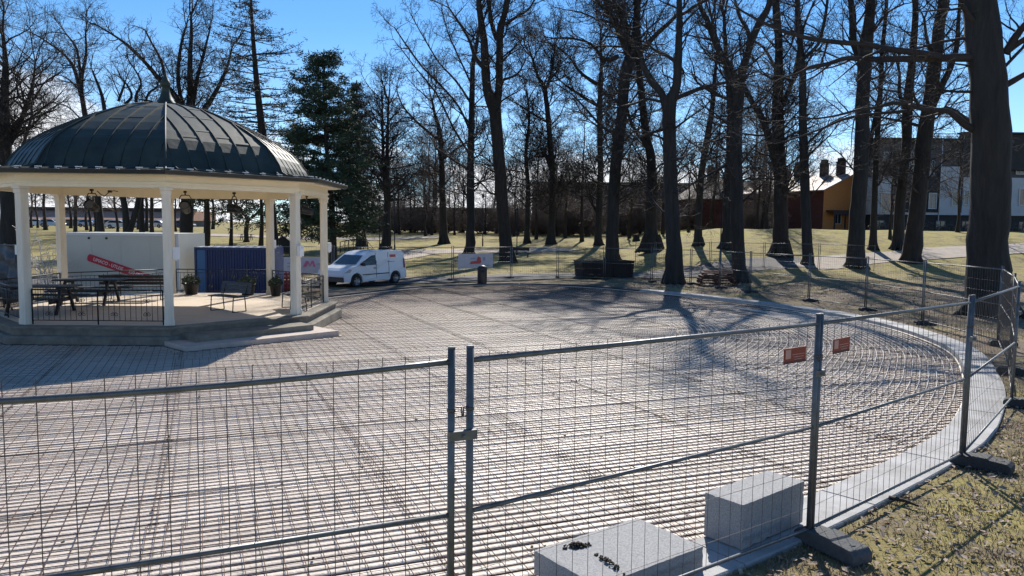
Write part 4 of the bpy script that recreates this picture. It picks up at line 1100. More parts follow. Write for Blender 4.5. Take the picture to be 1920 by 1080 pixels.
px_tree('giant thick grey trunk with long sideways limbs at the right', (1857, 592),
    [[(1857, 596, 104), (1857, 570, 90), (1858, 530, 76), (1858, 450, 67), (1857, 350, 65), (1855, 250, 64), (1850, 100, 61), (1846, 0, 57), (1843, -120, 46), (1838, -260, 26)]],
    [[(1838, 107, 18), (1770, 106, 14), (1700, 105, 12), (1632, 104, 10), (1600, 102, 9), (1568, 112, 8), (1535, 118, 7), (1515, 128, 5), (1490, 135, 3)],
     [(1765, 106, 12), (1730, 96, 12), (1680, 86, 11), (1640, 75, 10), (1600, 70, 9), (1550, 62, 8), (1500, 45, 7), (1462, 25, 6), (1420, -5, 4)],
     [(1838, 248, 16), (1810, 235, 13), (1790, 222, 12), (1765, 210, 10), (1720, 210, 8), (1690, 205, 7), (1650, 200, 7), (1620, 210, 6), (1590, 213, 5), (1540, 226, 4), (1500, 232, 3)],
     [(1700, 208, 6), (1640, 212, 5), (1600, 218, 5), (1560, 235, 4), (1520, 250, 3), (1480, 262, 2)],
     [(1884, 100, 16), (1905, 60, 12), (1935, 20, 10), (1960, -30, 8)], [(1886, 98, 13), (1920, 72, 10), (1960, 55, 8), (2010, 40, 5)], [(1888, 158, 12), (1925, 135, 9), (1970, 110, 6)],
     [(1830, 172, 6), (1800, 172, 5), (1770, 170, 4), (1745, 160, 3)], [(1826, 40, 10), (1800, 10, 8), (1770, -40, 6)]],
    lmin=7.5, llen=3.6, nl=.8, mx=4)
px_tree('tall straight grey trunk forking high, right of the orange house', (1605, 502),
    [[(1603, 506, 44), (1605, 480, 33), (1607, 430, 29), (1608, 380, 27), (1610, 300, 25), (1614, 200, 24), (1617, 130, 24), (1617, 100, 26), (1621, 40, 18), (1623, 0, 17), (1628, -120, 12)],
     [(1612, 108, 14), (1601, 75, 12), (1598, 30, 12), (1592, 0, 10), (1575, -60, 8), (1560, -130, 5)]],
    [[(1626, 70, 6), (1640, 55, 5), (1662, 25, 4), (1690, 10, 3)], [(1622, 150, 5), (1645, 145, 4), (1665, 125, 3)]], lmin=6.5, llen=4.0, nl=.75)
px_tree('dark trunk leaning right with a wide fork, left of the giant trunk', (1708, 492),
    [[(1707, 496, 44), (1711, 460, 32), (1722, 370, 28), (1733, 280, 27), (1742, 200, 25), (1752, 110, 22), (1765, 40, 20), (1773, 0, 18), (1790, -110, 12)],
     [(1745, 205, 15), (1765, 165, 13), (1788, 125, 11), (1806, 85, 9), (1815, 40, 7), (1822, -10, 5)]],
    [[(1748, 212, 9), (1775, 205, 9), (1795, 215, 8), (1815, 232, 7), (1840, 246, 5)], [(1738, 240, 7), (1700, 228, 5), (1660, 220, 4)], [(1752, 110, 7), (1735, 80, 6), (1722, 40, 4)]], lmin=5.5, llen=4.5, nl=1.0, bark='barkB')
px_tree('slim dark trunk just left of the leaning one', (1683, 468),
    [[(1683, 470, 30), (1686, 440, 20), (1692, 340, 17), (1700, 260, 17), (1703, 210, 18), (1712, 110, 13), (1716, 30, 11), (1720, -60, 7)], [(1700, 215, 8), (1685, 180, 7), (1678, 140, 5)]], lmin=5, llen=4.5, nl=1.0)
px_tree('thin young trunk between two thick ones, in front of the apartment house', (1637, 468),
    [[(1636, 470, 22), (1638, 440, 13), (1640, 300, 10), (1647, 200, 9), (1652, 100, 8), (1656, 20, 6), (1660, -60, 4)], [(1627, 310, 8), (1636, 250, 7), (1643, 200, 6), (1652, 150, 4)]], lmin=5, llen=3.6, nl=.9)
px_tree('slim straight trunk just left of the orange house', (1514, 497),
    [[(1515, 500, 28), (1513, 460, 19), (1511, 330, 17), (1510, 250, 15), (1507, 140, 13), (1504, 60, 11), (1502, 0, 10), (1500, -120, 6)], [(1507, 110, 7), (1530, 85, 6), (1540, 40, 6), (1545, -10, 4)]],
    [[(1514, 270, 4), (1540, 245, 4), (1570, 225, 3), (1596, 214, 2)]], lmin=5.5, llen=4.2, nl=.9)
px_tree('thick trunk with crooked left limbs, left of the slim straight trunk', (1464, 480),
    [[(1464, 484, 50), (1464, 460, 30), (1464, 380, 25), (1463, 250, 22), (1461, 150, 18), (1464, 90, 14), (1462, 0, 13), (1460, -100, 9)],
     [(1456, 315, 12), (1440, 260, 13), (1425, 220, 12), (1410, 195, 10), (1395, 165, 9), (1370, 130, 8), (1345, 90, 7), (1330, 40, 5)], [(1466, 200, 10), (1484, 150, 8), (1492, 110, 7), (1500, 60, 6)]],
    [[(1462, 270, 5), (1490, 250, 4), (1530, 235, 3)], [(1455, 130, 6), (1430, 90, 5), (1400, 75, 3)]], lmin=4.5, llen=4.8, nl=1.1, bark='barkB')
px_tree('dark forked trunk rising right beside the reddish pallets', (1388, 530),
    [[(1391, 536, 38), (1387, 500, 26), (1381, 420, 24), (1379, 300, 23), (1383, 220, 21), (1392, 140, 16), (1408, 80, 13), (1425, 40, 12), (1440, 10, 11), (1455, -80, 8)],
     [(1381, 228, 15), (1370, 150, 14), (1355, 110, 12), (1340, 80, 11), (1330, 45, 10), (1315, 10, 8), (1300, -60, 6)]],
    [[(1410, 78, 6), (1400, 55, 6), (1385, 30, 5), (1375, 0, 4)], [(1378, 300, 6), (1345, 320, 5), (1310, 340, 4)], [(1384, 190, 6), (1340, 180, 5), (1300, 160, 4)]], lmin=4.0, llen=4.0, nl=1.1)
px_tree('dark trunk half hidden behind the forked one at the pallets', (1364, 466), [[(1364, 468, 36), (1366, 430, 24), (1367, 340, 20), (1372, 260, 16), (1368, 180, 12), (1362, 100, 9), (1360, 30, 6)]], lmin=4, llen=4.5, nl=1.1)
px_tree('thick mossy trunk standing right at the kerb, forking low', (1262, 532),
    [[(1264, 538, 50), (1263, 505, 34), (1261, 440, 29), (1259, 360, 27), (1257, 280, 25), (1255, 200, 25), (1268, 160, 17), (1272, 100, 14), (1275, 40, 12), (1276, -20, 10), (1280, -140, 6)],
     [(1251, 208, 18), (1240, 175, 14), (1222, 150, 12), (1208, 125, 11), (1203, 100, 9), (1190, 80, 7), (1175, 70, 4)]],
    [[(1266, 185, 9), (1300, 170, 8), (1335, 158, 7), (1372, 150, 5)], [(1272, 120, 7), (1250, 105, 6), (1225, 95, 5), (1210, 80, 3)], [(1274, 30, 7), (1300, 15, 5), (1330, 0, 4)], [(1254, 240, 6), (1220, 250, 5), (1190, 262, 3)]], lmin=3.6, llen=4.2, nl=1.0)
px_tree('broad trunk with spreading roots behind the kerb tree', (1221, 472), [[(1221, 476, 54), (1221, 450, 28), (1221, 390, 21), (1222, 300, 18), (1212, 250, 15), (1200, 150, 12), (1195, 60, 8), (1190, -20, 5)]], [[(1218, 280, 8), (1185, 240, 6), (1165, 190, 5)]], lmin=4, llen=5, nl=1.1)
px_tree('big trunk with many raised limbs behind the dark planter', (1148, 490),
    [[(1148, 494, 36), (1147, 465, 25), (1150, 380, 22), (1158, 280, 21), (1166, 220, 20), (1172, 140, 22), (1188, 95, 22), (1193, 60, 16), (1195, 20, 12), (1200, -80, 8)],
     [(1178, 102, 14), (1160, 60, 12), (1145, 35, 11), (1135, 5, 9), (1120, -60, 6)], [(1180, 92, 11), (1175, 45, 10), (1160, 15, 8), (1150, -20, 6)]],
    [[(1195, 102, 11), (1225, 70, 9), (1262, 35, 7), (1285, 10, 5)], [(1160, 105, 9), (1135, 110, 7), (1110, 80, 5), (1075, 68, 4), (1040, 65, 3)], [(1160, 250, 6), (1130, 240, 5), (1100, 210, 4), (1070, 180, 3)]], lmin=4.0, llen=5.5, nl=1.3)
px_tree('slim trunk leaning right behind the lamp post', (1310, 460), [[(1308, 462, 26), (1309, 430, 14), (1315, 330, 12), (1325, 260, 12), (1335, 200, 9), (1340, 150, 7), (1345, 90, 4)]], lmin=4, llen=5, nl=1.2)
px_tree('mid distance tree with flat spreading crown left of the planter tree', (1122, 460),
    [[(1122, 462, 22), (1122, 430, 13), (1126, 330, 11), (1124, 240, 10), (1126, 165, 9), (1128, 120, 6), (1126, 80, 4)]],
    [[(1124, 160, 8), (1105, 150, 7), (1085, 135, 5), (1065, 110, 4), (1045, 95, 3)], [(1124, 200, 7), (1095, 185, 6), (1060, 165, 4)], [(1126, 172, 7), (1148, 180, 6), (1170, 160, 4)]], lmin=4, llen=6, nl=1.3)
px_tree('mid distance forked tree right of the double trunk', (1033, 458), [[(1032, 460, 24), (1034, 430, 14), (1036, 350, 11), (1032, 270, 10), (1025, 200, 9), (1020, 165, 8), (1008, 145, 6), (998, 110, 4)], [(1022, 172, 6), (1035, 130, 4), (1040, 90, 3)]], [[(1028, 230, 5), (1000, 215, 4), (975, 200, 3)]], lmin=4, llen=6, nl=1.3)
px_tree('great double trunk with twin stems left of the planter', (952, 492),
    [[(953, 496, 38), (948, 460, 25), (942, 380, 23), (936, 300, 22), (930, 230, 22), (926, 200, 25), (914, 170, 18), (910, 120, 15), (908, 80, 14), (902, 40, 12), (898, 0, 10), (890, -100, 6)],
     [(931, 205, 16), (936, 160, 14), (937, 100, 13), (939, 60, 13), (945, 40, 10), (952, 0, 9), (960, -90, 6)], [(932, 75, 9), (922, 45, 8), (916, 0, 7), (905, -60, 4)]],
    [[(908, 128, 10), (893, 110, 8), (887, 95, 7), (878, 70, 5), (860, 40, 4), (840, 10, 3)], [(948, 45, 7), (970, 28, 5), (990, 15, 4), (1000, 0, 3)], [(942, 150, 5), (970, 140, 4), (985, 115, 2)]], lmin=6, llen=4.8, nl=.75, bark='barkB')
px_tree('slender trunk with long rising left branches behind the fence banner', (879, 476),
    [[(879, 478, 24), (882, 455, 17), (882, 380, 15), (882, 300, 13), (884, 220, 11), (886, 120, 9), (893, 80, 7), (897, 50, 5)]],
    [[(881, 245, 5), (860, 200, 4), (825, 160, 4), (795, 130, 3.5), (765, 90, 3), (745, 60, 2)], [(884, 195, 4.5), (855, 150, 4), (820, 110, 3), (790, 60, 2.5), (765, 15, 2)], [(881, 290, 5), (850, 240, 4), (815, 170, 3.5), (775, 120, 2.5), (745, 80, 2)], [(880, 320, 4), (850, 300, 3.5), (815, 275, 3)], [(885, 160, 4), (862, 110, 3), (840, 60, 2.5), (825, 10, 2)]], lmin=4.5, llen=5, nl=1.0)
px_tree('mid distance tree with one low bent limb, left of the banner', (832, 457), [[(832, 459, 26), (831, 430, 15), (829, 350, 12), (827, 290, 10), (823, 245, 9), (815, 215, 6), (810, 190, 4)]], [[(825, 264, 6), (800, 245, 5), (775, 222, 4), (757, 200, 3), (748, 175, 2)], [(829, 300, 5), (855, 280, 4), (880, 262, 3)]], lmin=5, llen=5.5, nl=1.1)
px_tree('bushy upright tree with two thin stems right of the pine', (723, 466), [[(723, 468, 24), (726, 430, 15), (727, 330, 9), (728, 260, 6), (730, 190, 4)], [(724, 380, 8), (718, 320, 6), (716, 250, 5), (714, 190, 3)]], lmin=5, llen=5.0, nl=2.0)
px_tree('thin dark tree between the double trunk and the forked tree', (988, 456), [[(988, 458, 18), (988, 430, 10), (990, 350, 8), (986, 290, 7), (992, 230, 5), (990, 190, 3)]], lmin=4, llen=5.5, nl=1.3)
# trees on the left, behind the bandstand
px_tree('spreading oak whose crown rises over the bandstand roof', (348, 470),
    [[(348, 474, 34), (349, 440, 25), (350, 380, 23), (352, 300, 21), (355, 230, 19), (356, 180, 12), (357, 120, 9), (360, 60, 6), (358, 30, 4)],
     [(352, 240, 15), (335, 185, 11), (310, 155, 9), (292, 130, 7), (265, 100, 6), (240, 80, 4), (208, 60, 3)], [(357, 240, 13), (385, 200, 10), (410, 160, 7), (425, 120, 5), (430, 90, 3)], [(346, 215, 9), (333, 150, 7), (335, 80, 5), (342, 45, 3)], [(360, 205, 9), (372, 150, 7), (385, 100, 5), (395, 60, 3)]],
    [[(312, 158, 6), (296, 110, 5), (278, 80, 4), (260, 50, 3)], [(350, 255, 8), (325, 235, 6), (300, 215, 5), (280, 190, 4), (262, 185, 3)]], lmin=7, llen=3.4, nl=1.5, name='oak_tree', dens=1.05)
px_tree('upswept bare tree left above the bandstand roof', (188, 445),
    [[(190, 448, 18), (186, 390, 12), (170, 300, 11), (162, 232, 10), (152, 180, 8), (150, 140, 7), (156, 100, 5), (155, 60, 3)], [(152, 180, 8), (135, 132, 7), (115, 105, 5), (95, 88, 4), (60, 65, 3), (42, 55, 2)], [(151, 150, 5), (143, 110, 5), (135, 85, 4), (115, 60, 3)]],
    [[(146, 166, 4), (125, 148, 3), (105, 138, 2)], [(150, 222, 3), (125, 200, 2.5), (100, 192, 2)]], lmin=8, llen=3.0, nl=1.3, depth=75)
px_tree('crooked small tree over the middle of the roof', (236, 448),
    [[(238, 450, 20), (234, 400, 12), (226, 350, 10), (210, 270, 9), (198, 220, 8), (190, 180, 6), (180, 150, 4), (172, 128, 2)], [(240, 440, 13), (250, 400, 11), (254, 350, 10), (215, 205, 7), (225, 175, 5), (218, 155, 4), (205, 140, 3)], [(222, 190, 5), (232, 165, 4), (238, 150, 2)]], lmin=8, llen=2.6, nl=1.1, depth=68)
px_tree('small crooked tree left of the finial', (268, 448), [[(268, 450, 14), (266, 400, 9), (262, 300, 8), (256, 210, 6), (254, 180, 5), (264, 158, 4), (255, 135, 3), (240, 115, 2)], [(268, 212, 5), (280, 178, 4), (296, 165, 3), (300, 150, 2)]], lmin=8, llen=2.4, nl=1.2, depth=72)
px_tree('dense dark bare tree at the left picture edge', (14, 500), [[(14, 504, 40), (15, 440, 29), (12, 300, 22), (8, 200, 16), (5, 120, 10), (0, 60, 6)], [(12, 280, 12), (30, 220, 9), (45, 160, 6), (48, 110, 3)], [(10, 320, 10), (-20, 250, 8), (-40, 180, 5)]], [[(14, 330, 6), (45, 280, 5), (70, 230, 4), (80, 190, 2)], [(13, 250, 6), (40, 200, 4), (62, 150, 3)]], lmin=6, llen=4.6, nl=2.2, mx=4, dens=1.05)
px_tree('thin dark stem seen between the two left columns', (141, 440), [[(141, 442, 9), (141, 400, 6), (142, 350, 5), (140, 290, 3)]], lmin=3, llen=4, nl=1.2, mx=3, depth=110)
px_tree('thin dark stem right of the forked trunks under the roof', (285, 438), [[(285, 440, 9), (284, 400, 6), (286, 350, 5), (290, 290, 3)]], lmin=3, llen=4, nl=1.2, mx=3, depth=110)
px_tree('gnarled small tree over the far picnic table', (462, 447), [[(462, 449, 12), (462, 425, 8), (464, 412, 7), (452, 395, 5), (438, 380, 4), (430, 360, 3)], [(464, 414, 6), (478, 402, 5), (490, 385, 4), (494, 370, 2)]], lmin=2.5, llen=2.6, nl=2.0, depth=95)
# ---- evergreens
def leafcloud(mb, p, rr, n, sz, ln, up_=.25):
    for _ in range(n):
        d = Vector((rr.gauss(0, 1), rr.gauss(0, 1), rr.gauss(0, .7) + up_)).normalized(); c = p + Vector((rr.gauss(0, sz), rr.gauss(0, sz), rr.gauss(0, sz * .6)))
        s_ = d.orthogonal().normalized(); s_ = (Matrix.Rotation(rr.uniform(0, 6.28), 3, d) @ s_) * (ln * .12); t = d * ln * rr.uniform(.6, 1.1)
        mb.add([c - s_, c + s_, c + t], [(0, 1, 2)])
def evergreen(label, base, top, halfw, prof, w0, name, seed, nb=7, step=.5, clump=.16, ncl=16, ln=.34, start=.1, upturn=.0, foliage='needle', depth=None, lean=0.0, spread=1.0, prob=1.0):
    rr = random.Random(seed); B = at(*base)
    if depth: B = ray(base[0], base[1], depth); B.z = H(B.x, B.y)
    sc_ = B.y / FPX; Ht = ray(top[0], top[1], B.y).z - B.z; dx = (ray(top[0], top[1], B.y).x - B.x)
    e = empty(name, tuple(B), 0, label, 'tree', 'evergreen trees behind the bandstand')
    WT = Wood(); WB = Wood(); mb = MB()
    axis = lambda t: Vector((dx * t + .1 * math.sin(t * 7), .12 * math.sin(t * 5 + 1), Ht * t))
    N = 12; WT.add([tuple(axis(i / N) - Vector((0, 0, .15 if i == 0 else 0))) for i in range(N + 1)], [max(.03, w0 * sc_ / 2 * (1.25 if i == 0 else 1 - .9 * i / N)) for i in range(N + 1)], 9)
    z = start * Ht
    while z < Ht * .985:
        t = z / Ht; L = halfw * sc_ * np.interp(t, [q[0] for q in prof], [q[1] for q in prof])
        for k_ in range(nb):
            if rr.random() > prob: continue
            a = rr.uniform(0, 6.283); Lb = L * rr.uniform(.55, 1.12); el = rr.uniform(-.12, .30) + .5 * max(0, t - .6)
            d = Vector((math.cos(a), math.sin(a), el)).normalized(); P = [axis(t)]; n = 5; dd = d
            for i in range(n):
                dd = (dd + Vector((rr.gauss(0, .10), rr.gauss(0, .10), rr.gauss(0, .07) + upturn * (i - 1) * .1 - .03))).normalized(); P.append(P[-1] + dd * Lb / n)
            WB.add([tuple(q) for q in P], [max(.008, .011 * Lb * (1 - .8 * i / n) + .008) for i in range(n + 1)], 4)
            # foliage pads along the outer part
            nc = max(2, int(Lb / (.42 / spread)))
            for c in range(nc):
                f = (.28 + .72 * (c + rr.random()) / nc) * n; i = min(int(f), n - 1); p = P[i].lerp(P[i + 1], f - i)
                q = p + Vector((rr.gauss(0, .25), rr.gauss(0, .25), rr.gauss(.05, .12))) * min(1.2, Lb * .4)
                leafcloud(mb, q, rr, ncl, clump, ln)
                if rr.random() < .5: WB.add([tuple(p), tuple((p + q) / 2), tuple(q)], [.012, .009, .006], 3)
        z += step * rr.uniform(.7, 1.3)
    WT.build('trunk', 'barkB', e); WB.build('branches', 'twig', e); mb.build('foliage', foliage, e)
    return e
evergreen('dense dark green pine with rounded top beside the bandstand', (624, 496), (606, 92), 92, [(0, .4), (.15, .85), (.35, 1.0), (.55, .95), (.75, .78), (.9, .52), (1, .22)], 15, 'pine_tree', 5, nb=8, step=.46, clump=.20, ncl=34, ln=.34, start=.13)
evergreen('smaller dark pine half hidden behind the rounded one', (677, 462), (668, 150), 44, [(0, .5), (.2, 1), (.5, .9), (.8, .6), (1, .15)], 19, 'pine_tree', 6, nb=7, step=.55, clump=.22, ncl=34, ln=.38, start=.14)
evergreen('tall thin conifer with sparse drooping tufts, rising above the frame', (512, 488), (466, -60), 118, [(0, .75), (.3, 1.0), (.55, .9), (.75, .72), (.92, .5), (1, .3)], 24, 'larch_tree', 9, nb=6, step=.58, clump=.14, ncl=11, ln=.28, start=.22, upturn=.5, foliage='larch', spread=.8)
evergreen('dark drooping spruce under the roof, left of the gnarled tree', (432, 450), (430, 240), 55, [(0, .9), (.2, 1), (.6, .7), (1, .1)], 7, 'spruce_tree', 12, nb=5, step=.8, clump=.25, ncl=11, ln=.5, start=.22, depth=88)
evergreen('dark drooping spruce under the roof, beside the back right column', (488, 448), (490, 230), 55, [(0, .9), (.2, 1), (.6, .7), (1, .1)], 9, 'spruce_tree', 13, nb=5, step=.8, clump=.25, ncl=11, ln=.5, start=.2, depth=84)
evergreen('dark spruce with a bare lower trunk behind the blue container', (384, 460), (390, 225), 50, [(0, .5), (.3, 1), (.6, .8), (1, .1)], 15, 'spruce_tree', 14, nb=5, step=.8, clump=.25, ncl=11, ln=.5, start=.36, depth=70)
evergreen('dark spruce filling the gap between the two right columns', (548, 455), (555, 235), 50, [(0, .9), (.2, 1), (.6, .7), (1, .1)], 12, 'spruce_tree', 15, nb=6, step=.7, clump=.25, ncl=13, ln=.5, start=.17, depth=72)
# ---- prototypes for the wood farther back, copied
def proto(seed, Ht, w_, fork, mx=3):
    rr = random.Random(seed); e = empty('bare_tree', (0, 0, 0), 0, 'slim bare tree in the wood far back beyond the park lawn', 'tree', 'bare trees of the far wood'); WT = Wood(); WC = Wood()
    top = Vector((rr.uniform(-.6, .6), rr.uniform(-.6, .6), Ht)); N = 9
    P = [Vector((top.x * (i / N) ** 1.5 + .1 * math.sin(i * 1.7 + seed), top.y * (i / N) ** 1.5 + .1 * math.sin(i * 1.3), Ht * i / N - (.3 if i == 0 else 0))) for i in range(N + 1)]
    WT.add([tuple(q) for q in P], [w_ * (1.5 if i == 0 else (1 - .88 * i / N)) for i in range(N + 1)], 7)
    for i in range(2, N):
        for _ in range(6 if i > 3 else 5):
            p = P[i].lerp(P[i + 1], rr.random()); a = rr.uniform(0, 6.283); el = rr.uniform(.1, 1.0)
            grow(WC, p, Vector((math.cos(a), math.sin(a), el)), w_ * .30 * (1.1 - i / N), Ht * rr.uniform(.18, .34) * (1.15 - .5 * i / N), 1, mx, rr, 1.0)
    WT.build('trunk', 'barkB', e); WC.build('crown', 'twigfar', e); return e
TW[0] = .010
protos = [proto(31, 15, .22, 1), proto(32, 13, .18, 1), proto(33, 17, .25, 0), proto(34, 11, .16, 1)]
def bushproto(seed, Ht):
    rr = random.Random(seed); e = empty('bare_shrub', (0, 0, 0), 0, 'bushy bare shrub in the thicket before the brown apartment block', 'shrub', 'bare shrubs of the far thicket'); WC = Wood()
    for _ in range(24):
        a = rr.uniform(0, 6.283); grow(WC, Vector((rr.uniform(-.5, .5), rr.uniform(-.5, .5), 0)), Vector((math.cos(a), math.sin(a), rr.uniform(.7, 2.2))), .055, Ht * rr.uniform(.6, 1.0), 1, 3, rr, 1.1)
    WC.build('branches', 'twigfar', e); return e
bp_ = [bushproto(41, 6.5), bushproto(42, 5.5)]
spots = [(700, 441, 120), (748, 442, 118), (770, 440, 128), (798, 442, 112), (815, 440, 126), (852, 440, 118), (868, 441, 130), (910, 440, 122), (925, 440, 140), (965, 440, 116), (1005, 441, 108), (1015, 440, 128), (1060, 441, 112), (1075, 440, 126), (1090, 441, 104), (1108, 440, 130), (1180, 441, 110), (1200, 440, 124), (1242, 440, 112), (1290, 440, 108), (1335, 436, 110), (1345, 438, 120), (1412, 436, 104), (1432, 436, 98), (1436, 436, 110), (60, 438, 130), (85, 440, 120), (330, 440, 120), (655, 440, 120), (632, 442, 130), (400, 440, 135), (1668, 450, 72), (1795, 450, 80)]
rr = random.Random(77)
used = set()
for i in range(26):
    x = rr.uniform(682, 1350) if i < 22 else rr.uniform(1395, 1440); spots.append((x, 440, rr.uniform(114, 155) if x < 1360 else rr.uniform(84, 100)))
for i in range(12): spots.append((rr.uniform(40, 300), 438, rr.uniform(95, 130)))
for i, (x, y, dpt) in enumerate(spots):
    kx = i % 4; o = protos[kx] if kx not in used else copy_tree(protos[kx]); used.add(kx)
    p = ray(x, y, dpt); o.location = (p.x, p.y, H(p.x, p.y)); o.rotation_euler.z = rr.uniform(0, 6.28); k_ = rr.uniform(.8, 1.2); o.scale = (k_, k_, k_ * rr.uniform(.92, 1.1))
    if x < 450: o['label'] = 'slim bare tree far behind the bandstand, seen past its left side' if x < 100 else 'slim bare tree far behind the bandstand columns'; o['group'] = 'bare trees far behind the bandstand'
    elif x > 1600: o['label'] = 'slim bare tree in front of the white apartment house'; o['group'] = 'bare trees before the apartment house'
for i in range(40): pass
bs = [(690, 122), (716, 126), (745, 118), (775, 124), (806, 118), (835, 124), (864, 126), (905, 120), (935, 124), (962, 118), (1002, 118), (1022, 122), (1045, 116), (1068, 121), (1092, 117), (1112, 122), (1168, 118), (1188, 122), (1212, 117), (1240, 121), (1278, 116), (1300, 118), (1325, 112), (1342, 116), (1402, 102), (1425, 104), (1100, 110), (1060, 111), (1180, 111)]
bs += [(rr.uniform(685, 1345), rr.uniform(116, 132)) for _ in range(8)]
used = set()
for i, (x, dpt) in enumerate(bs):
    kx = i % 2; o = bp_[kx] if kx not in used else copy_tree(bp_[kx]); used.add(kx)
    dpt = max(dpt, 116) + 4 if x < 1360 else dpt; p = ray(x, 440, dpt); k_ = rr.uniform(.65, 1.15); o.location = (p.x, p.y, H(p.x, p.y) - .1); o.rotation_euler.z = rr.uniform(0, 6.28); o.scale = (k_ * 1.2, k_ * 1.2, k_)
# pale barked sapling by the container
rr = random.Random(5); p = ray(92, 520, 29.8); e = empty('sapling', (p.x, p.y, H(p.x, p.y)), 0, 'pale barked sapling with crooked shoots left of the pale container', 'shrub'); WC = Wood()
for _ in range(9):
    a = rr.uniform(0, 6.283); grow(WC, Vector((rr.uniform(-.15, .15), rr.uniform(-.15, .15), 0)), Vector((math.cos(a) * .5, math.sin(a) * .5, 1.3)), .022, rr.uniform(1.4, 2.5), 1, 3, rr, .9)
WC.build('branches', 'birch', e)
for o_ in list(e.children): pass
# ------------------------------------------------------------------ buildings far behind
def window(mb_parent, x, y, z, w_, h, nm='window', cols=2, rot=None, fm='frame'):
    f = MB(); t = .09
    f.box((x - w_ / 2 + t / 2, y - .03, z), (t, .10, h)); f.box((x + w_ / 2 - t / 2, y - .03, z), (t, .10, h))
    f.box((x, y - .03, z + h / 2 - t / 2), (w_ - 2 * t, .10, t)); f.box((x, y - .03, z - h / 2 + t / 2), (w_ - 2 * t, .10, t))
    for c in range(1, cols): f.box((x - w_ / 2 + w_ * c / cols, y - .025, z), (t * .7, .08, h - 2 * t))
    fo = f.build(nm, fm, mb_parent)
    g_ = MB(); g_.box((x, y - .004, z), (w_ - 2 * t, .03, h - 2 * t)); g_.build('pane', 'window', fo)
    return fo
def apartment():
    Y = 97.0; X0 = ray(1640, 430, Y).x; X1 = ray(2040, 430, Y).x; z0 = H(ray(1700, 430, Y).x, Y) - .3
    zz = lambda py: ray(1750, py, Y).z
    xx = lambda px: ray(px, 380, Y).x - (X0 + X1) / 2
    e = empty('apartment_house', ((X0 + X1) / 2, Y, z0), 0, 'white and charcoal apartment house with balconies behind the right trees', 'apartment house')
    W_ = X1 - X0; za, zb, zc = zz(403) - z0, zz(332) - z0, zz(262) - z0
    m1 = MB(); m1.box((0, 3, za / 2), (W_, 6, za)); m1.build('ground_storey', 'aptdark', e)
    m1 = MB(); m1.box((0, 2.75, (za + zb) / 2), (W_ + .3, 6.3, zb - za)); m1.build('wall', 'aptwhite', e)
    m1 = MB(); m1.box((0, 3.2, (zb + zc) / 2), (W_, 5.4, zc - zb)); m1.build('upper_storey', 'aptgrey', e)
    m1 = MB(); m1.box((0, 3.2, zc + .12), (W_ + .6, 6.2, .24)); m1.build('roof', 'aptdark', e)
    yf = -.4
    for a, b_ in ((1668, 1738), (1700, 1757), (1797, 1800)):
        m1 = MB(); m1.box(((xx(a) + xx(b_)) / 2, yf - .015 - .01 * (a == 1700), (za + zb) / 2 + .15), (xx(b_) - xx(a), .06, zb - za - .3)); m1.build('dark_cladding', 'aptdark', e)
    for px0, px1, py0, py1, c in ((1648, 1669, 362, 398, 2), (1737, 1752, 362, 392, 2), (1780, 1792, 359, 386, 1), (1802, 1812, 356, 384, 1), (1813, 1826, 356, 384, 2), (1905, 1924, 352, 384, 2), (1945, 1965, 352, 384, 2)):
        window(e, (xx(px0) + xx(px1)) / 2, yf - .05, (zz(py0) + zz(py1)) / 2 - z0, xx(px1) - xx(px0), abs(zz(py0) - zz(py1)), cols=c)
    for px0, px1, py0, py1 in ((1655, 1672, 285, 310), (1697, 1712, 285, 318), (1735, 1752, 300, 330), (1812, 1826, 270, 290), (1905, 1922, 296, 325)):
        window(e, (xx(px0) + xx(px1)) / 2, .5 - .05, (zz(py0) + zz(py1)) / 2 - z0, xx(px1) - xx(px0), abs(zz(py0) - zz(py1)), fm='frame')
    for px0, px1 in ((1760, 1795), (1840, 1885)):
        m1 = MB(); m1.box(((xx(px0) + xx(px1)) / 2, -.2, (zz(312) - z0 + zz(334) - z0) / 2), (xx(px1) - xx(px0), .10, abs(zz(312) - zz(334)))); m1.box(((xx(px0) + xx(px1)) / 2, .15, zz(334) - z0 - .06), (xx(px1) - xx(px0), .8, .12)); m1.build('balcony', 'aptwhite', e)
    for px0, px1 in ((1797, 1838), (1886, 1990)):
        m1 = MB(); m1.box(((xx(px0) + xx(px1)) / 2, .1, (zz(250) + zz(318)) / 2 - z0), (xx(px1) - xx(px0), .9, abs(zz(250) - zz(318)))); m1.box(((xx(px0) + xx(px1)) / 2, 0, zz(249) - z0), (xx(px1) - xx(px0) + .5, 1.5, .2)); m1.build('dormer', 'aptdark', e)
    for px0, px1 in ((1640, 1660), (1706, 1722), (1756, 1775), (1805, 1820), (1912, 1930)):
        window(e, (xx(px0) + xx(px1)) / 2, -.0, za * .55, (xx(px1) - xx(px0)), za * .42, fm='aptgrey')
    m1 = MB()
    for z in (zc + .9, zc + .5): m1.tube([(xx(1740), 1, z), (xx(1800), 1, z)], .04, 5)
    for px_ in (1740, 1760, 1780, 1800): m1.tube([(xx(px_), 1, zc + .2), (xx(px_), 1, zc + .9)], .03, 5)
    m1.build('roof_railing', 'black', e)
    m1 = MB(); m1.tube([(xx(1757), yf - .14, .2), (xx(1757), yf - .14, zc)], .05, 6); m1.build('downpipe', 'frame', e)
    m1 = MB(); rr = random.Random(4)
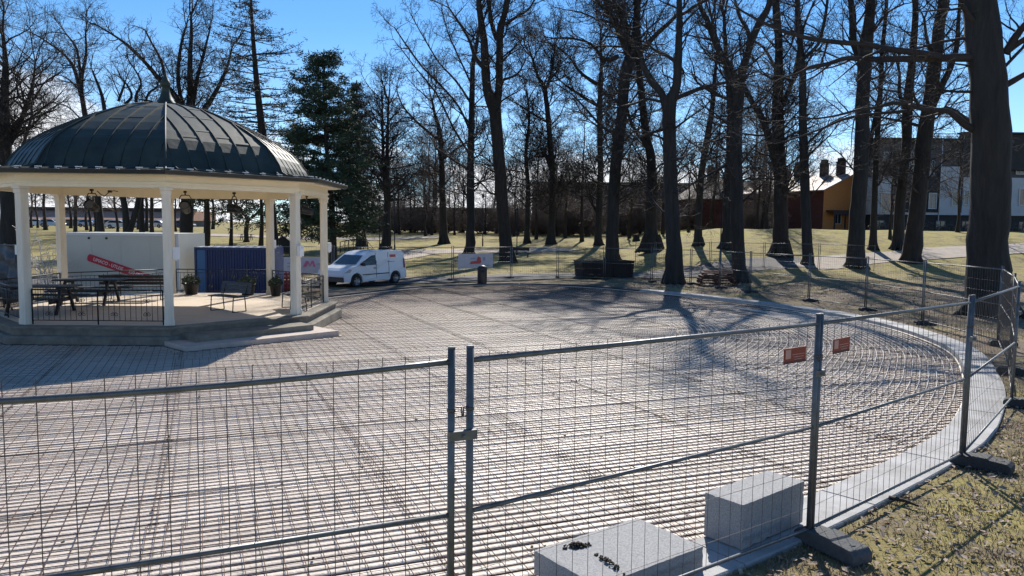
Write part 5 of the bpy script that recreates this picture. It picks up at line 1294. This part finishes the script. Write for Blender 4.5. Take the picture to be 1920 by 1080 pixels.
    for i in range(7):
        o = MB(); c = ray(1650 + i * 44, 432, Y - 5); c.z = H(c.x, c.y)
        ee = empty('hedge', tuple(c), 0, 'low dry garden bush before the ground storey of the apartment house', 'bush', 'dry garden bushes before the apartment house')
        rb = random.Random(i); leaf = MB(); wd_ = rb.uniform(1.0, 1.8); hg_ = rb.uniform(.9, 1.6)
        for _ in range(420):
            a = rb.uniform(0, 6.28); r_ = math.sqrt(rb.random()); h = rb.random(); p_ = Vector((math.cos(a) * r_ * wd_, math.sin(a) * r_ * .8, h * hg_ * (1 - .4 * r_ * r_)))
            u = Vector((rb.gauss(0, 1), rb.gauss(0, 1), rb.gauss(0, 1))).normalized() * .16; v_ = u.orthogonal().normalized() * .06
            leaf.add([p_ - u, p_ + v_, p_ + u, p_ - v_], [(0, 1, 2, 3)])
        leaf.build('foliage', 'drybrush', ee)
apartment()
def house(loc, rz, Wd, Dp, hw, hr, label, wall, roofm, chim, wins, name='wooden_house'):
    e = empty(name, loc, rz, label, 'house')
    m1 = MB(); m1.box((0, 0, hw / 2 - .3), (Wd, Dp, hw + .6)); m1.m[3] = m1.m[5] = 1
    for y in (-Dp / 2, Dp / 2):
        sgn = 1 if y < 0 else -1
        m1.add([(-Wd / 2, y, hw), (Wd / 2, y, hw), (0, y, hw + hr)], [(0, 1, 2)] if sgn > 0 else [(2, 1, 0)])
    m1.build('wall', [wall, 'redwall'], e)
    ro = MB(); ov = .5; sl = hr / (Wd / 2)
    for sg in (-1, 1):
        A = [(0, -Dp / 2 - ov, hw + hr + .12), (0, Dp / 2 + ov, hw + hr + .12), (sg * (Wd / 2 + ov), Dp / 2 + ov, hw - ov * sl + .12), (sg * (Wd / 2 + ov), -Dp / 2 - ov, hw - ov * sl + .12)]
        B = [(x, y, z + .16) for x, y, z in A]
        f = [(3, 2, 1, 0), (4, 5, 6, 7), (0, 1, 5, 4), (1, 2, 6, 5), (2, 3, 7, 6), (3, 0, 4, 7)]
        if sg > 0: f = [tuple(reversed(q)) for q in f]
        ro.add(A + B, f)
    R_ = ro.build('roof', roofm, e)
    for (x, y) in chim:
        m2 = MB(); zb_ = hw + hr * (1 - abs(x) / (Wd / 2)); m2.box((x, y, zb_ + .75), (.95, .8, 2.2)); m2.box((x, y, zb_ + 1.9), (1.08, .92, .14))
        for dx in (-.36, -.12, .12, .36):
            for dy in (-.2, .2): m2.tube([(x + dx, y + dy, zb_ + 1.95), (x + dx, y + dy, zb_ + 2.45)], .095, 6)
        m2.build('chimney', 'chimney', R_)
    for (x, z, w_, h) in wins: window(e, x, -Dp / 2, z, w_, h)
    return e
p = ray(1592, 420, 102); zz = H(p.x, p.y)
e = house((ray(1543, 400, 100).x + 1.03, 110.1, zz), R(22), 9.5, 18, 5.6, 2.1, 'orange boarded house with pale tiled roof and two tall chimneys', 'orangewall', 'tile', [(0, -7), (0, -4), (0, 1)], [(2.6, 3.9, 1.1, 1.3), (-2.2, 1.9, 1.2, 1.4)])
m1 = MB(); m1.box((-.3, -9.7, 2.9), (7.9, 1.4, .22)); m1.box((-.3, -10.35, 2.6), (8.0, .12, .4)); 
for x in (-4.0, -2.2, 1, 3): m1.box((x, -10.3, 1.3), (.16, .14, 2.6))
m1.build('veranda', 'chimney', e)
p = ray(1440, 420, 112); zz = H(p.x, p.y)
house((p.x, p.y + 6, zz), R(62), 9, 17, 4.6, 2.6, 'dark red boarded house with brown tiled roof left of the orange house', 'redwall', 'tiledark', [(0, -4.6), (.4, 3)], [(-2, 2.2, 1.1, 1.3), (2, 2.2, 1.1, 1.3)], 'wooden_house')
p = ray(1345, 420, 122); zz = H(p.x, p.y)
house((p.x + 1, p.y + 6, zz), R(8), 10, 12, 4.6, 3.4, 'pale reddish house half hidden behind bare shrubs at the lamp post', 'redwall', 'tiledark', [(0, 2)], [(-2.6, 2.2, 1.1, 1.3), (.6, 2.2, 1.1, 1.3), (3.2, 2.2, 1.1, 1.3)])
def block(px0, px1, ptop, Y, label, wallm, name, rows, n, flat=True, ww=1.2, wh=1.4):
    X0 = ray(px0, 430, Y).x; X1 = ray(px1, 430, Y).x; xc = (X0 + X1) / 2; z0 = H(xc, Y) - .3; hg = ray((px0 + px1) / 2, ptop, Y).z - z0; W_ = X1 - X0
    e = empty(name, (xc, Y, z0), 0, label, 'building')
    m1 = MB(); m1.box((0, 6, hg / 2), (W_, 12, hg)); m1.build('wall', wallm, e)
    m1 = MB()
    if flat: m1.box((0, 6, hg + .15), (W_ + .8, 12.8, .3))
    else:
        m1.add([(-W_ / 2 - .4, -.6, hg), (W_ / 2 + .4, -.6, hg), (W_ / 2 + .4, 12.6, hg), (-W_ / 2 - .4, 12.6, hg), (-W_ / 2 + 1, 6, hg + 3), (W_ / 2 - 1, 6, hg + 3)], [(0, 1, 5, 4), (2, 3, 4, 5), (1, 2, 5), (3, 0, 4), (3, 2, 1, 0)])
    m1.build('roof', 'tiledark', e)
    for r_ in range(rows):
        for i in range(n): window(e, -W_ / 2 + W_ * (i + .5) / n, 0, hg * (r_ + .55) / rows, ww, wh)
    return e
block(1000, 1292, 345, 140, 'long dark brown brick apartment block behind the bare thicket', 'brick', 'apartment_block', 3, 9)
block(690, 985, 392, 152, 'long low dark building far behind the bare trees in the middle', 'brick', 'low_building', 1, 10, ww=1.6)
# low shopping building on the left with a salmon roof band, and cars before it
Y = 172; X0 = ray(40, 430, Y).x; X1 = ray(330, 430, Y).x; xc = (X0 + X1) / 2; z0 = H(xc, Y); zq = lambda py: ray(180, py, Y).z - z0; W_ = X1 - X0
e = empty('shop_building', (xc, Y, z0), 0, 'long low shop building with a salmon roof band far behind the bandstand', 'building')
m1 = MB(); m1.box((0, 10, zq(412) / 2), (W_, 20, zq(412))); m1.build('wall', 'mallwall', e)
m1 = MB(); m1.add([(-W_ / 2 - 1, -1.2, zq(412)), (W_ / 2 + 1, -1.2, zq(412)), (W_ / 2 + 1, 4, zq(393)), (-W_ / 2 - 1, 4, zq(393)), (W_ / 2 + 1, 21, zq(393)), (-W_ / 2 - 1, 21, zq(393)), (W_ / 2 + 1, 21, zq(412)), (-W_ / 2 - 1, 21, zq(412))], [(0, 1, 2, 3), (3, 2, 4, 5), (5, 4, 6, 7), (0, 3, 5, 7), (1, 6, 4, 2), (0, 7, 6, 1)]); m1.build('roof', 'mallroof', e)
m1 = MB(); m1.box((0, 6, zq(391)), (W_ + 2.4, 6, .6)); m1.build('ridge_box', 'aptdark', e)
for i in range(9): window(e, -W_ / 2 + W_ * (i + .5) / 9, 0, zq(412) * .5, W_ / 14, zq(412) * .5, cols=3, fm='mallwall')
m1 = MB(); m1.box((W_ * .16, -.1, zq(412) * .72), (8, .25, 1.4)); m1.build('fascia', 'carblue', e)
cars = [(72, 430, 150, 8, 'carwhite', 'white car parked farthest left beyond the bandstand column'), (98, 431, 140, 3, 'carsilver', 'silver car parked beside the farthest left white one'), (168, 431, 146, 5, 'carsilver', 'silver car parked before the salmon roofed shop building'), (206, 432, 138, 178, 'carblue', 'dark blue car parked between two pale cars beyond the container'), (224, 433, 132, 10, 'carwhite', 'white car just above the pale container\'s top edge'), (264, 432, 142, 4, 'carwhite', 'white car parked right of the forked trunks under the roof'), (290, 432, 146, 176, 'carsilver', 'silver car parked farthest right beyond the middle column'), (345, 432, 150, 6, 'carblue', 'dark car right of the middle bandstand column')]
for x, y, dpt, an, pt, lb in cars:
    p = ray(x, y, dpt); p.z = H(p.x, p.y); far_car(p, R(an), lb, pt)
# lamp posts
def lamp(px_, py, ptop, label, depth=None):
    p = at(px_, py) if not depth else ray(px_, py, depth); p.z = H(p.x, p.y); hg = ray(px_, ptop, p.y).z - p.z
    e = empty('lamp_post', tuple(p), 0, label, 'lamp post', 'black park lamp posts')
    m1 = MB(); m1.tube([(0, 0, 0), (0, 0, .9), (0, 0, .95), (0, 0, hg)], [.085, .08, .05, .042], 8); m1.build('post', 'black', e)
    m1 = MB(); m1.ring([(.05, hg), (.12, hg + .05), (.17, hg + .40), (.19, hg + .42), (.05, hg + .56), (.01, hg + .62)], n=6); m1.build('lantern', 'black', e)
    m1 = MB(); m1.ring([(.122, hg + .07), (.165, hg + .38)], n=6, a0=0); m1.build('glass', 'lampwhite', e)
lamp(740, 476, 372, 'black lamp post rising behind the delivery van'); lamp(712, 472, 376, 'thin black lamp post left of the one behind the van'); lamp(905, 462, 372, 'thin lamp post right of the slender trunk at the banner'); lamp(1350, 492, 372, 'thin black lamp post behind the reddish pallets'); lamp(969, 478, 400, 'lamp post right beside the great double trunk')
# dark hut, climbing net, far picnic table, stump, park bench
p = at(532, 474); e = empty('garden_hut', tuple(p), R(12), 'small dark wooden hut between the bandstand columns', 'hut'); k_ = p.y / FPX
m1 = MB(); m1.box((0, 0, 9 * k_), (30 * k_, 26 * k_, 18 * k_)); 
for y in (-13 * k_, 13 * k_): m1.add([(-15 * k_, y, 18 * k_), (15 * k_, y, 18 * k_), (0, y, 31 * k_)], [(0, 1, 2)] if y < 0 else [(2, 1, 0)])
m1.build('wall', 'darkwood', e); m1 = MB()
for sg in (-1, 1):
    A = [(0, -15 * k_, 32 * k_), (0, 15 * k_, 32 * k_), (sg * 18 * k_, 15 * k_, 16.5 * k_), (sg * 18 * k_, -15 * k_, 16.5 * k_)]; B = [(x, y, z + 1.2 * k_) for x, y, z in A]; f = [(3, 2, 1, 0), (4, 5, 6, 7), (0, 1, 5, 4), (1, 2, 6, 5), (2, 3, 7, 6), (3, 0, 4, 7)]
    m1.add(A + B, f if sg < 0 else [tuple(reversed(q)) for q in f])
m1.build('roof', 'tiledark', e); m1 = MB(); m1.box((-2 * k_, -13.2 * k_, 7 * k_), (9 * k_, .4 * k_, 14 * k_)); m1.build('door', 'black', e)
p = at(668, 474); e = empty('climbing_net', tuple(p), 0, 'playground rope climbing frame behind the van\'s bonnet', 'climbing frame'); k_ = p.y / FPX
m1 = MB()
for x, h in ((-30, 20), (-14, 24), (0, 26), (14, 20)):
    for y in (0, 2.2): m1 = MB(); m1.tube([(x * k_, y, 0), (x * k_, y, h * k_)], .05, 6); m1.build('pole', 'black', e)
m1 = MB()
for y in (0, 2.2):
    pts = [(-30, 20), (-14, 24), (0, 26), (14, 20), (30, 0)]
    for (a, b_), (c, d) in zip(pts, pts[1:]): m1.tube([(a * k_, y, b_ * k_), (c * k_, y, d * k_)], .025, 4)
    for f in (.3, .6):
        for (a, b_), (c, d) in zip(pts, pts[1:]): m1.tube([(a * k_, y, b_ * k_ * f), (c * k_, y, d * k_ * f)], .02, 4)
for x, h in ((-30, 20), (-22, 22), (-14, 24), (-7, 25), (0, 26), (7, 23), (14, 20)):
    m1.tube([(x * k_, 0, h * k_), (x * k_, 2.2, h * k_)], .02, 4); m1.tube([(x * k_, 0, 0), ((x + 7) * k_, 0, h * k_ * .8)], .018, 4)
m1.build('rope_net', 'tyre', e)
p = at(462, 450); picnic(tuple(p), R(4), 'far picnic table on the lawn under the gnarled tree')
bpy.data.objects[-1] if False else None
p = at(1193, 452); e = empty('tree_stump', tuple(p), 0, 'dark cut tree stump on the lawn left of the broad rooted trunk', 'stump'); k_ = p.y / FPX
m1 = MB(); m1.ring([(9 * k_, -.1), (6.5 * k_, 4 * k_), (6 * k_, 12 * k_)], n=12, smooth=True); m1.build('bark', 'barkB', e); m1 = MB(); m1.ring([(6 * k_, 12 * k_), (.01, 12.1 * k_)], n=12); m1.build('cut_face', 'redwood', e)
p = at(975, 482); e = empty('park_bench', tuple(p), R(4), 'small dark park bench right beside the double trunk', 'bench')
m1 = MB(); m1.box((0, 0, .45), (1.9, .5, .06)); m1.build('seat', 'darkwood', e); m1 = MB(); m1.box((0, .28, .78), (1.9, .05, .3)); m1.build('backrest', 'darkwood', e)
for x in (-.75, .75): m1 = MB(); m1.box((x, 0, .21), (.08, .45, .42)); m1.build('leg', 'black', e)
# ------------------------------------------------------------------ roads and paths, laid on the ground
def strip(name, m_, pts, w_, lift):
    P = []
    pp = [Vector((*q, 0)) for q in pts]
    for i in range(len(pp) - 1):
        n = max(2, int((pp[i + 1] - pp[i]).length / 1.5))
        for k_ in range(n): P.append(pp[i].lerp(pp[i + 1], k_ / n))
    P.append(pp[-1]); m1 = MB(); rr = random.Random(3); nx = 4
    for i, p in enumerate(P):
        t = (P[min(i + 1, len(P) - 1)] - P[max(i - 1, 0)]).normalized(); s_ = Vector((t.y, -t.x, 0)); w2 = w_ * (1 + .06 * math.sin(i * .8) + .04 * math.sin(i * 2.3))
        for j in range(nx + 1):
            q = p + s_ * w2 * (j / nx - .5); m1.v.append((q.x, q.y, H(q.x, q.y) + lift + .012 * (1 - abs(j / nx * 2 - 1))))
    for i in range(len(P) - 1):
        for j in range(nx): a = i * (nx + 1) + j; m1.f.append((a, a + 1, a + nx + 2, a + nx + 1)); m1.m.append(0); m1.sm.append(True)
    # face up
    v = [Vector(q) for q in (m1.v[k_] for k_ in m1.f[0])]
    if (v[1] - v[0]).cross(v[2] - v[0]).z < 0: m1.f = [tuple(reversed(f)) for f in m1.f]
    m1.build(name, m_, kind='structure')
xy = lambda *q: tuple(at(*q).xy)
strip('road', 'asphalt', [(-26, 38), (-16, 38), xy(640, 531), xy(730, 528), (-2.0, 45.0), (2, 49.2), (9, 50.5), xy(1400, 497), xy(1520, 490)], 5.0, .035)
strip('path', 'sand', [xy(690, 486), xy(790, 472), xy(900, 470), xy(960, 472), xy(1060, 466)], 6.0, .035)
strip('path', 'sand', [xy(380, 440), xy(560, 446), xy(690, 449), xy(830, 444)], 5.0, .04)
strip('path', 'sand', [xy(1500, 500), xy(1600, 487), xy(1700, 480), xy(1760, 474), xy(1840, 470), xy(1990, 462)], 4.0, .04)
# ------------------------------------------------------------------ grass and leaves on the ground near the camera
inside = []
def outside_kerb(x, y):
    d = Vector((x, y, 0)); c = False; n = len(outer)
    for i in range(0, n):
        a = outer[i]; b_ = outer[(i + 1) % n]
        if (a.y > y) != (b_.y > y) and x < (b_.x - a.x) * (y - a.y) / (b_.y - a.y) + a.x: c = not c
    return not c
rr = random.Random(21); m1 = MB(); n = 0
def inview(x, y):
    return abs(x) < y * .74 + .6
while n < 30000:
    y = 4.2 + 11.5 * rr.random() ** 1.6; x = rr.uniform(0.3, 11.5)
    if not inview(x, y) or not outside_kerb(x, y): n += 0.02; continue
    z = H(x, y) - .012; n += 1
    if math.sin(x * 2.1 + 1.3) * math.sin(y * 1.7) + .5 * math.sin(x * 5.1 + y * 4.3) < -.35 and rr.random() < .7: continue
    a = rr.uniform(0, 6.283); h = rr.uniform(.018, .055); w_ = rr.uniform(.003, .006); dx, dy = math.cos(a), math.sin(a); ln = rr.uniform(.01, .05)
    m1.add([(x - dy * w_, y + dx * w_, z), (x + dy * w_, y - dx * w_, z), (x + dx * ln, y + dy * ln, z + h)], [(0, 1, 2)])
tag(m1.build('grass', 'blade'), 'short dry olive grass on the verge at the right', 'grass', kind='stuff')
m1 = MB(); n = 0
def leaf(x, y, z, s_):
    a = rr.uniform(0, 6.283); u = Vector((math.cos(a), math.sin(a), rr.uniform(-.4, .4))) * s_; v_ = Vector((-math.sin(a), math.cos(a), rr.uniform(-.5, .5))) * s_ * .55; c = Vector((x, y, z + s_ * .35))
    m1.add([c - u, c - v_, c + u, c + v_ + Vector((0, 0, s_ * .3))], [(0, 1, 2), (0, 2, 3)])
while n < 13000:
    t = rr.random()
    if t < .34: y = 4.3 + 9 * rr.random() ** 1.5; x = rr.uniform(.5, 10)
    elif t < .8: y = rr.uniform(13, 44); x = rr.uniform(5, 30)
    else: y = rr.uniform(38, 56); x = rr.uniform(-6, 30)
    if not inview(x, y) or not outside_kerb(x, y): n += .02; continue
    n += 1; leaf(x, y, H(x, y), rr.uniform(.018, .045) * (1 if y < 20 else 1.5))
tag(m1.build('leaf_litter', 'leaf'), 'dead brown leaves scattered over the grass and bare earth round the rink', 'leaves', kind='stuff')
# fallen twig near the fence foot
m1 = MB(); a = at(1667, 938); b_ = at(1722, 955); m1.tube([a + Vector((0, 0, .03)), a.lerp(b_, .5) + Vector((.02, 0, .04)), b_ + Vector((0, 0, .03))], [.022, .018, .008], 6); m1.tube([a.lerp(b_, .3) + Vector((0, 0, .04)), a.lerp(b_, .5) + Vector((.1, .08, .05))], [.012, .005], 5)
tag(m1.build('fallen_branch', 'barkB'), 'short dark broken branch lying on the grass beside the kerb', 'branch')
